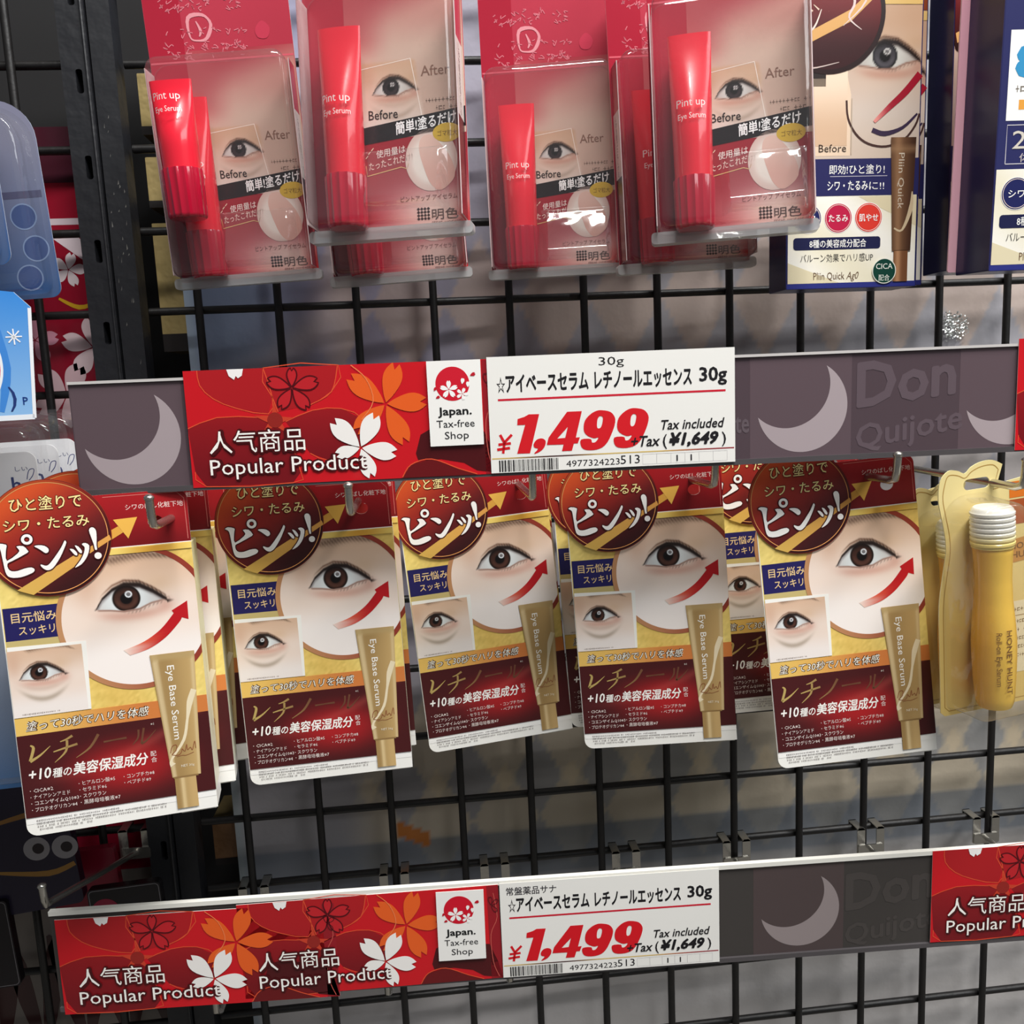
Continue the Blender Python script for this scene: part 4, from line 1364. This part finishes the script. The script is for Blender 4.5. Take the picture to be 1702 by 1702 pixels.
def quick_lower(b):
    b.grid(1, 3, 73, 48.5, 20, 14, lambda x, z: mix((240, 232, 206), (252, 248, 238), 0.5 + 0.5 * np.sin(x * 0.09 + z * 0.12)), 1)
    b.poly([(40, 48), (73, 32), (73, 48)], (226, 212, 176), 2)
    b.poly([(1, 14), (30, 3), (1, 3)], (230, 218, 184), 2)
    b.rect(0.5, 0.3, 73.5, 3, (48, 54, 130), 1)
    for cx, col, s in ((11.8, (36, 40, 92), 'シワ'), (29, (196, 34, 74), 'たるみ'), (46, (226, 62, 50), '肌やせ')):
        b.poly(circ(cx, 37, 7.9, 36), (250, 244, 238), 3)
        b.poly(circ(cx, 37, 7.5, 36), col, 4)
        b.disc(cx, 37, 7.0, lambda x, z: np.tile(np.array((250, 230, 220.0)), (len(x), 1)), 5, rings=1, seg=36, r0=6.75)
        w = 8.4 if s == 'シワ' else 10.8
        b.text(s, cx - w / 2, 35.3, 4.3, (255, 252, 248), w=w, lay=6, bold=0.012)
    b.poly(rrect(4, 20.6, 53, 27, 1.6, 4), (34, 36, 74), 3)
    b.text('8種の美容成分配合', 13, 22.0, 4.6, (252, 250, 246), w=32, lay=4, bold=0.01)
    b.text('バルーン効果でハリ感UP', 8, 14.4, 4.7, (70, 66, 62), w=41, lay=3)
    b.text('Pliin Quick', 15.4, 4.8, 5.6, (110, 84, 62), w=17.6, lay=3)
    b.text('Ag0', 34, 4.8, 5.6, (110, 84, 62), w=7, lay=3, shear=0.3)
    b.poly(circ(55.3, 8.6, 6.8, 40), (235, 236, 224), 12)
    b.poly(circ(55.3, 8.6, 6.3, 40), (20, 66, 54), 13)
    b.text('CICA', 50.6, 9.6, 4.2, (240, 246, 236), w=9.4, lay=14)
    b.text('配合', 52.2, 3.6, 3.6, (240, 246, 236), w=6.2, lay=14)


def quick_tube(b):
    P = []
    for j in range(21):
        z = 19 + 59 * j / 20
        L, R = 59.6 - (z - 19) * 0.035, 70.0 + (z - 19) * 0.03
        for i in range(13):
            P.append((L + (R - L) * i / 12, z))

    def c(x, z):
        L, R = 59.6 - (z - 19) * 0.035, 70.0 + (z - 19) * 0.03
        t = (x - L) / (R - L)
        k = mix((96, 66, 46), (146, 108, 78), np.exp(-((t - 0.3) / 0.2) ** 2))
        k = mix(k, (70, 46, 34), sst(0.6, 1, t))
        return mix(k, (170, 132, 96), (np.abs(z - 72) < 1) * 0.5)
    b.flat(P, [(j * 13 + i, j * 13 + i + 1, (j + 1) * 13 + i + 1, (j + 1) * 13 + i) for j in range(20) for i in range(12)], c, 9)
    b.grid(60.6, 2.8, 68.6, 19.4, 8, 2, lambda x, z: mix((120, 78, 50), (186, 138, 100), np.exp(-((x - 63) / 1.6) ** 2)), 9)
    b.stroke([(60.4, 31), (65, 30), (69.6, 41), (70.2, 50)], [0.8, 1.2, 2.4, 0.6], (206, 184, 150), 10)
    b.text('Pliin Quick', 62.2, 70, 4.6, (206, 190, 170), w=29, lay=10, rot=-math.pi / 2)


def quick_front(kind):
    a = Art()
    a.slab(rrect(0, 0, 74, 172, 0.8, 2), 0, 0.5, (40, 40, 84), (44, 44, 90))
    b = a
    quick_lower(b)
    if kind == 'eye':
        def skin(x, z):
            c = eye_rgb((x - 55.5) / 17.5, (z - 116) / 17.5, iris=(70, 68, 76), brow=False, light=0.95, soft=0.04)
            return mix(c, (238, 214, 190), 0.35 * sst(100, 70, z)) * np.array([0.88, 0.85, 0.82])
        b.grid(0.6, 67.5, 73.4, 150, 96, 108, skin, 1)
        b.rect(0.5, 48.5, 73.5, 67.5, NAVY, 3)
        b.text('即効!ひと塗り!', 23.5, 60, 5.2, (246, 244, 240), w=31, lay=4, bold=0.008)
        b.rect(24, 58.3, 56, 58.6, (200, 196, 210), 4)
        b.text('シワ・たるみ', 22.6, 51.6, 5.6, (250, 248, 244), w=22.6, lay=4, bold=0.015)
        b.text('に!!', 46, 51.6, 5.0, (250, 248, 244), w=8.4, lay=4)
        b.poly([(8, 69), (35, 69), (35, 100), (30, 122), (8, 122)], (232, 206, 180), 2)
        b.rect(12, 104, 21, 120, (40, 32, 30), 3)
        b.grid(9, 74, 33, 118, 10, 14, lambda x, z: mix((214, 180, 150), (240, 216, 192), sst(80, 110, z)), 3)
        b.rect(14, 108, 21, 118, (46, 38, 36), 4)
        b.stroke([(35.5, 69.5), (35.5, 98)], 0.6, (190, 170, 150), 4, n=1)
        b.text('Before', 17.5, 71, 5.6, (70, 58, 50), w=15.2, lay=5)
        # round mirror rim and red arrow
        arc = [(32.5, 97), (33.5, 88), (38, 80), (45, 75), (55, 73.5), (65, 77), (71, 84), (73.2, 90)]
        b.stroke(arc, 1.1, (74, 50, 46), 4)
        b.stroke([(47, 82), (54, 80), (64, 83), (72, 90)], [2.4, 2.6, 1.6, 1.0], (60, 46, 70), 4)
        b.stroke([(48, 86), (57, 94), (65, 101), (73, 110)], [1.6, 3.0, 3.6, 3.8], lambda x, z: mix((230, 150, 140), (158, 28, 46), sst(48, 58, x)), 5)
        # maroon plate with gold sweep
        b.disc(22, 141, 31, lambda x, z: mix((112, 28, 30), (54, 20, 22), sst(150, 120, z)), 5, rings=6, seg=60, r0=0.1, clamp=(0.4, 100, 73.5, 171))
        b.disc(22, 141, 31, lambda x, z: np.tile(np.array((40, 20, 20.0)), (len(x), 1)), 6, rings=1, seg=60, r0=28.6, clamp=(0.4, 100, 73.5, 171))
        b.poly([(2, 121), (34, 136), (46, 147), (47, 153), (34, 142), (1, 126)], (214, 164, 100), 7)
        b.stroke([(6, 127), (14, 133), (18, 142)], [0.3, 1.0, 0.4], (232, 214, 204), 8)
        b.stroke([(30, 158), (36, 146), (33, 138), (40, 132)], [0.4, 1.4, 1.0, 0.3], (222, 200, 196), 8)
        b.stroke([(30, 134), (42, 146), (40, 158)], [0.3, 1.0, 0.4], (222, 200, 196), 8)
        b.stroke([(3, 116), (12, 113), (28, 116)], [0.3, 0.8, 0.3], (206, 186, 180), 8)
        b.grid(38, 150, 73.4, 171, 8, 4, lambda x, z: mix((84, 26, 24), (130, 60, 30), sst(46, 70, x)), 4)
        b.rect(44, 144.6, 73.4, 149.4, (214, 178, 110), 4)
        for k in range(12):
            r = random.Random(k)
            x, z = r.uniform(4, 34), r.uniform(140, 168)
            b.stroke([(x, z), (x + r.uniform(1, 4), z + r.uniform(-3, 4))], [0.3, 0.9], (226, 196, 176), 8, n=1)
        quick_tube(b)
    else:
        b.rect(0.5, 48.5, 73.5, 171, (46, 48, 96), 1)
        b.grid(30, 120, 73.4, 171, 8, 10, lambda x, z: mix((52, 54, 104), (190, 160, 130), sst(40, 73, x) * 0.7), 2)
        b.poly([(4, 71), (60, 71), (60, 112), (4, 112)], (248, 248, 246), 3)
        b.text('8', 7, 91, 20, (60, 150, 200), w=14, lay=4, bold=0.05)
        b.text('冠', 24, 91, 20, (60, 150, 200), w=18, lay=4, bold=0.03)
        marks(b, 8, 55, 84, 3.0, (120, 110, 100), 4, seed=41)
        b.rect(10, 76, 54, 80.5, (236, 164, 70), 4)
        b.stroke([(5, 51), (5, 69), (60, 69), (60, 51), (5, 51)], 0.4, (210, 206, 214), 3, n=1)
        b.text('20', 8, 58, 12, (216, 208, 196), w=15, lay=4)
        b.text('代', 25, 58, 10, (216, 208, 196), w=10, lay=4)
        b.text('体験', 12, 52, 4.6, (200, 190, 190), w=12, lay=4)
        for k in range(16):
            r = random.Random(k + 50)
            x, z = r.uniform(4, 24), r.uniform(124, 160)
            b.stroke([(x, z), (x + r.uniform(-1, 2), z + r.uniform(1, 4))], [0.3, 0.8], (214, 216, 226), 4, n=1)
    return a


def build_quick_boxes():
    def body(t, depth=24):
        a = Art()
        a.slab(rrect(0.2, 0.2, 73.8, 171.8, 0.6, 2), 0.5, depth, (40, 40, 84), (38, 38, 78))
        a.build('carton_body', GLOSSY, t, label='navy carton sides')
    G = 'navy eye boxes on the top row'
    t = thing('eye_essence_box', 'tall navy box with a big eye photo and CICA roundel, foremost of two', 'carton', G)
    body(t)
    quick_front('eye').build('printed_front', GLOSSY, t)
    place(t, (0.3391, -0.1197, -0.0124), (-0.2, 0.17, 0.39))
    dup(t, 'tall navy box behind the big eye photo box, thin cream sliver showing', (0.3592, -0.0925, -0.0095), (1.0, 0, 0.2))
    dup(t, 'tall navy box behind the award label box, pale strip showing', (0.4384, -0.1075, -0.0041), (0.05, 0, 0.3))
    t = thing('eye_essence_box', 'tall navy box with white award label, cut off by the photo edge', 'carton', G)
    body(t, 30)
    quick_front('award').build('printed_front', GLOSSY, t)
    a = Art()
    a.slab(rrect(-4.2, 2, 74, 165, 1, 2), 30.5, 31.5, lambda x, z: mix((255, 222, 230), (240, 170, 188), 0.5 + 0.5 * np.sin(z * 0.09)), (240, 200, 210))
    a.build('pink_back_card', GLOSSY, t, label='pink printed back card')
    place(t, (0.4267, -0.1625, -0.011), (-2.56, 2.61, 0.23))


# ================================================================== honey packs
def honey_outline(i=0.0):
    left = [(2.5 + i, 0 + i), (0 + i, 2.5 + i), (0.3 + i, 40), (0.6 + i, 64), (3.0 + i, 80), (5.5 + i, 94), (5.2 + i, 104), (3.4 + i, 114), (1.8 + i, 124), (3.0 + i, 134 - i), (8.0, 139 - i), (13.5, 138.5 - i), (18.0, 136.5 - i), (22, 139.5 - i), (28, 141.5 - i), (35, 141.5 - i), (41 - i, 138.5 - i)]
    s = left[:1] + smooth(left[1:], 4, False) + [(37.5 - i, 128 - i), (70 - i, 132 - i), (70 - i, 0 + i)]
    return s[::-1]


H1P, H2P, H3P = (0.3908, -0.19, -0.2325), (0.4028, -0.142, -0.2472), (0.4093, -0.118, -0.2545)


def build_honey():
    G = 'honey eye serum packs'
    t = thing('honey_serum_pack', 'honey eye serum pack with its yellow roll-on bottle in front', 'blister pack', G)
    a = Art()
    hole = rrect(17, 127, 33, 133, 2.9, 5)
    tan = lambda x, z: mix((222, 192, 116), (232, 214, 152), sst(40, 150, z))
    a.slab(honey_outline(), 0, 0.6, tan, (244, 236, 176), holes=[hole])
    b = a
    ol = honey_outline(2.6)
    b.stroke(ol, 0.5, (176, 138, 70), 1, n=1, closed=True)
    b.poly([(44, 18), (67, 18), (66, 60), (44, 60)], (232, 220, 186), 2)
    b.poly([(45, 119), (66.5, 119), (66.5, 128), (45, 128)], (222, 120, 40), 2)
    b.poly([(45, 104), (65, 104), (66, 118), (45, 118)], (170, 84, 44), 2)
    b.poly([(43, 82), (66, 84), (66, 98), (43, 95)], (196, 140, 72), 2)
    b.text('HONEY', 45, 90, 5, (120, 80, 40), w=20, lay=3, bold=0.02)
    b.text('HUNT', 46, 85, 5, (120, 80, 40), w=17, lay=3, bold=0.02)
    for k, z in enumerate((54, 47, 42, 37, 32, 27)):
        marks(b, 45.5, 66, z, 2.2, (120, 96, 60), 3, seed=60 + k)
    b.stroke([(44, 51.5), (67, 51.5)], 0.4, (150, 120, 70), 3, n=1)
    a.build('backing_card', GLOSSY, t)
    sh = Art()
    sh = shell_mesh(4.5, 3.5, 40, 124, 25, 5, 1.0, None, 14)
    sh.build('blister_shell', CLEARTAN, t, shade=True, label='honey tinted clear blister')
    # roll-on bottle
    n = 32
    cx, cy = 24, -12.5

    def rings(prof):
        return [[(cx + r * math.cos(2 * math.pi * i / n), cy + r * math.sin(2 * math.pi * i / n), z) for i in range(n)] for z, r in prof]
    a = Art()
    prof = [(8, 8.6), (9, 9.2), (12, 9.8), (24, 10.6), (36, 11.1), (46, 11.2), (56, 10.6), (68, 9.5), (80, 9.1), (90, 9.4), (99, 10.0), (100, 9.0)]
    pz = np.array([p[0] for p in prof])
    zz = np.linspace(8, 100, 34)
    prof = [(z, float(np.interp(z, pz, [p[1] for p in prof]))) for z in zz]
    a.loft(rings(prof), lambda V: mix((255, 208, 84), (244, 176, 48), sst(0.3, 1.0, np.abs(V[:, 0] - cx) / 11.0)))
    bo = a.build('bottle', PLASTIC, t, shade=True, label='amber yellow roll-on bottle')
    b = Art()
    b.text('HONEY HUNT', 22.6, 54, 4.6, (134, 92, 30), w=36, lay=0, rot=-math.pi / 2, bold=0.01, wrap=(cx, cy, 11.3))
    b.text('Roll-on Eye Serum', 17.8, 53, 3.6, (134, 92, 30), w=30, rot=-math.pi / 2, wrap=(cx, cy, 11.3))
    b.build('bottle_lettering', PAPER, bo)
    a = Art()
    prof = [(98, 10.4)]
    for k in range(7):
        z = 99 + k * 2.7
        prof += [(z, 10.3), (z + 0.6, 10.9), (z + 1.7, 10.9), (z + 2.3, 10.3)]
    prof += [(118.5, 10.0), (119.5, 9.0)]
    a.loft(rings(prof), lambda V: mix((250, 224, 130), (248, 246, 240), sst(99, 108, V[:, 2])))
    a.build('ribbed_cap', PLASTIC, t, shade=True, label='white ribbed cap')
    HS = 0.9
    place(t, H1P, (5.5, 1.5, -4.3), HS)
    for p, lab in ((H2P, 'honey eye serum pack behind the one with its bottle in front'),
                   (H3P, 'honey eye serum pack furthest back, pale scalloped edge against the serum carton')):
        place(dup(t, lab, p), p, (5.5, 1.5, -4.0), HS)


# ================================================================== left-hand neighbouring bay
def build_left_bay():
    # red poster behind the grid
    a = Art()
    a.slab([(-330, -640), (-67, -640), (-67, 118), (-330, 118)], 18, 18.6, lambda x, z: mix((176, 26, 60), (140, 22, 40), sst(20, 100, z)), (120, 20, 40))
    b = Art(lambda V: V + np.array([0, 18, 0]))
    b.rect(-330, 84, -67, 118, (70, 28, 40), 1)
    b.rect(-330, 58, -67, 62, (206, 190, 196), 1)
    b.poly([(-92, 50), (-82, 54), (-67, 44), (-67, 30)], (224, 208, 214), 2)
    blossom(b, -84, 30, [(-84 + 11 * math.sin(0.3 + k * 1.2566), 30 + 11 * math.cos(0.3 + k * 1.2566)) for k in range(5)], (226, 212, 216), 2, 0.6)
    blossom(b, -74, -20, [(-74 + 20 * math.sin(k * 1.2566), -20 + 20 * math.cos(k * 1.2566)) for k in range(5)], (236, 210, 214), 2, 0.6)
    blossom(b, -94, -50, [(-94 + 22 * math.sin(0.5 + k * 1.2566), -50 + 22 * math.cos(0.5 + k * 1.2566)) for k in range(5)], (226, 190, 196), 2, 0.6)
    blossom(b, -110, -14, [(-110 + 15 * math.sin(0.2 + k * 1.2566), -14 + 15 * math.cos(0.2 + k * 1.2566)) for k in range(5)], (216, 150, 170), 2, 0.6)
    b.stroke([(-92, 12), (-80, 6), (-68, 9)], [1.5, 3, 1.5], (206, 160, 40), 3)
    b.poly(circ(-90, -95, 14, 30), (44, 46, 90), 2)
    b.rect(-330, -150, -67, -112, (150, 70, 50), 1)
    b.rect(-330, -300, -67, -150, (60, 34, 52), 1)
    a.v += b.v
    a.c += b.c
    a.f += [tuple(i + a.n for i in f2) for f2 in b.f]
    a.n += b.n
    o = a.build('poster', GLOSSY)
    tag(o, 'crimson poster with pale blossoms behind the neighbouring grid', 'poster')

    # blue tray packs at the frame edge, upper left
    G = 'blue tray packs beside the upright'
    t = thing('blue_tray_pack', 'blue clear-fronted tray pack at the upper left edge, foremost of two', 'blister pack', G)
    a = Art()
    a.slab(rrect(-84, 2, 0, 112, (6, 6, 22, 22), 8), 0, 0.6, lambda x, z: mix((52, 84, 132), (124, 124, 144), sst(10, 95, z)), (190, 200, 220))
    a.rect(-30, 58, -2, 62, (70, 70, 100), 1)
    for cz, cxx in ((48, -14), (30, -10), (14, -16)):
        a.poly(circ(cxx, cz, 7, 26), (52, 74, 124), 1)
        a.disc(cxx, cz, 7.4, lambda x, z: np.tile(np.array((120, 140, 176.0)), (len(x), 1)), 2, rings=1, seg=26, r0=6.6)
    a.build('backing_card', GLOSSY, t)
    shell_mesh(-80, 5, -4, 106, 16, 6, 3, None, 20).build('blister_shell', CLEAR, t, shade=True, label='clear plastic tray')
    place(t, (-0.0783, -0.075, 0.0185), (2, 0, -2))
    dup(t, 'blue clear-fronted tray pack behind the other at the upper left edge', (-0.0655, -0.045, 0.004), (0, 0, -3))

    # snowy blue price card
    t = thing('promotion_card', 'light blue snowflake price card cut off by the left photo edge', 'sign card', 'blue winter cards', (-0.0405, -0.16, -0.0625), (1, 0, -0.6))
    a = Art()
    pts = [(-110, 0), (0, 0), (4.5, 51), (-2, 58), (-110, 74)]
    a.slab(pts, 0, 0.5, lambda x, z: mix((150, 196, 240), (60, 140, 224), sst(8, 66, z)), (240, 244, 248))
    a.stroke([(0.0, 0.6), (4.0, 50.6)], 1.6, (246, 248, 252), 2, n=1)
    a.stroke([(-110, 1.2), (0, 1.2)], 2.4, (240, 244, 250), 2, n=1)
    a.stroke([(-14, 4), (-10, 24), (-14, 52)], [2, 5, 4], (70, 140, 220), 1)
    for cx, cz, r in ((-4.4, 38, 3.6), (-13, 50, 3.2)):
        for k in range(4):
            q = k * math.pi / 4
            a.stroke([(cx - r * math.cos(q), cz - r * math.sin(q)), (cx + r * math.cos(q), cz + r * math.sin(q))], 0.6, (250, 252, 255), 3, n=1)
    a.disc(-23, 26, 11, lambda x, z: np.tile(np.array((222, 34, 50.0)), (len(x), 1)), 3, rings=1, seg=40, r0=7, rz=1.5)
    a.disc(-23, 26, 12.2, lambda x, z: np.tile(np.array((244, 246, 250.0)), (len(x), 1)), 2, rings=1, seg=40, r0=6, rz=1.5)
    a.text(')', -10, 7, 12, (40, 60, 120), lay=3, bold=0.01)
    a.text('P', -4.2, 7, 5, (30, 60, 130), lay=3, bold=0.01)
    a.build('printed_card', GLOSSY, t)

    # clear trays with a white card, behind the first serum carton
    G = 'clear trays with white cards'
    t = thing('clear_tray_pack', 'clear tray with a white lettered card, foremost, behind the first round badge', 'blister pack', G)
    a = Art()
    a.slab(rrect(-84, -176, 0, 0, (4, 4, 5, 5), 6), 0, 0.6, lambda x, z: mix((70, 110, 160), (236, 236, 238), sst(-90, -40, z)), (245, 245, 245))
    a.text('しい', -10.5, -9.5, 2.8, (60, 70, 120), w=6, lay=1)
    a.text('h', -13, -20, 11, (24, 44, 110), lay=1, bold=0.015)
    a.stroke([(-5.5, -14), (-4, -9.5), (-1.6, -9), (-2.4, -12), (-4.6, -14.6)], 0.4, (50, 60, 120), 1)
    a.build('backing_card', PAPER, t)
    shell_mesh(-82, -170, 4, 14, 14, 5, 2, None, 9).build('blister_shell', CLEAR, t, shade=True, label='clear plastic tray')
    place(t, (-0.0562, -0.128, -0.0788), (2, 0, -1))
    dup(t, 'clear tray with a white card, second deep behind the first round badge', (-0.0525, -0.110, -0.0765), (2, 0, -1))
    dup(t, 'clear tray with a white card, furthest back behind the first round badge', (-0.0495, -0.093, -0.0745), (2, 0, -1))

    # dark packs low at the left
    t = thing('dark_pouch', 'dark navy pouch with gold arcs at the lower left photo edge', 'pouch', None, (-0.118, -0.035, -0.38), (3, 0, -4))
    a = Art()
    a.slab(rrect(-60, 0, 18, 92, 4, 5), 0, 8, (34, 28, 48), (28, 24, 40))
    for cx, cz in ((-4, 42), (13, 40)):
        a.poly(circ(cx, cz, 8, 28), (150, 146, 150), 1)
        a.poly(circ(cx + 1, cz, 3.6, 20), (40, 30, 34), 2)
    a.stroke([(-30, 30), (0, 24), (17, 28)], [2, 4, 3], (150, 110, 50), 1)
    a.stroke([(-30, 62), (0, 66), (17, 60)], [2, 4, 3], (140, 100, 50), 1)
    a.build('pouch', GLOSSY, t)
    t = thing('crimson_pack', 'dark crimson flat pack hanging low behind the lowest rail hook', 'pack', None, (-0.127, -0.012, -0.43), (0, 0, -3))
    a = Art()
    a.slab(rrect(0, 0, 44, 74, 2, 4), 0, 6, (120, 16, 40), (90, 14, 30))
    a.poly(smooth([(2, 52), (8, 60), (14, 56), (12, 46), (5, 44)], 4), (190, 150, 40), 1)
    a.poly(rrect(0.5, 0.5, 43.5, 10, 1, 3), (50, 40, 46), 1)
    a.build('pack', GLOSSY, t)
    t = thing('black_pack', 'black flat pack with a crimson roundel behind the lower red card', 'pack', None, (-0.093, -0.04, -0.43), (0, 0, -2.5))
    a = Art()
    a.slab(rrect(0, 0, 46, 62, 2.5, 4), 0, 6, (20, 17, 20), (18, 15, 18))
    a.stroke(rrect(1, 1, 45, 61, 2.5, 4), 0.4, (120, 116, 120), 1, n=1, closed=True)
    a.poly(circ(10, 46, 9, 30), (130, 20, 50), 2)
    marks(a, 4, 16, 49, 1.4, (190, 90, 110), 3, seed=71)
    marks(a, 5, 15, 45, 1.4, (190, 90, 110), 3, seed=72)
    a.build('pack', GLOSSY, t)
    t = thing('black_pack', 'plain black flat pack at the lower left photo edge below the navy pouch', 'pack', None, (-0.205, -0.04, -0.432), (0, 0, -2.5))
    a = Art()
    a.slab(rrect(0, 0, 62, 60, 2.5, 4), 0, 6, (22, 18, 22), (18, 15, 18))
    a.stroke(rrect(1, 1, 61, 59, 2.5, 4), 0.4, (110, 106, 110), 1, n=1, closed=True)
    a.build('pack', GLOSSY, t)
    # pale lower poster leaf seen under the lower rail
    t = thing('poster', 'pale leaf-patterned sheet low behind the neighbouring grid', 'poster')
    a = Art()
    a.slab([(-330, -640), (-69, -640), (-69, -385), (-330, -385)], 14, 14.6, (120, 112, 106), (110, 100, 96))
    b = Art(lambda V: V + np.array([0, 14, 0]))
    for k in range(5):
        cx = -190 + k * 30
        for s in (-1, 1):
            b.poly(smooth([(cx, -520), (cx + s * 14, -480), (cx + s * 20, -430), (cx + s * 6, -450)], 4), (66, 40, 40), 1)
    a.v += b.v
    a.c += b.c
    a.f += [tuple(i + a.n for i in f2) for f2 in b.f]
    a.n += b.n
    a.build('printed_sheet', GLOSSY, t)


build_setting()
build_sheet()
build_grid()
build_gold_cartons()
build_left_bay()
build_rails()
build_hooks()
build_serums()
build_honey()
build_quick_boxes()
build_red_packs()

bpy.data.objects.remove(_fo)
bpy.data.curves.remove(_fc)
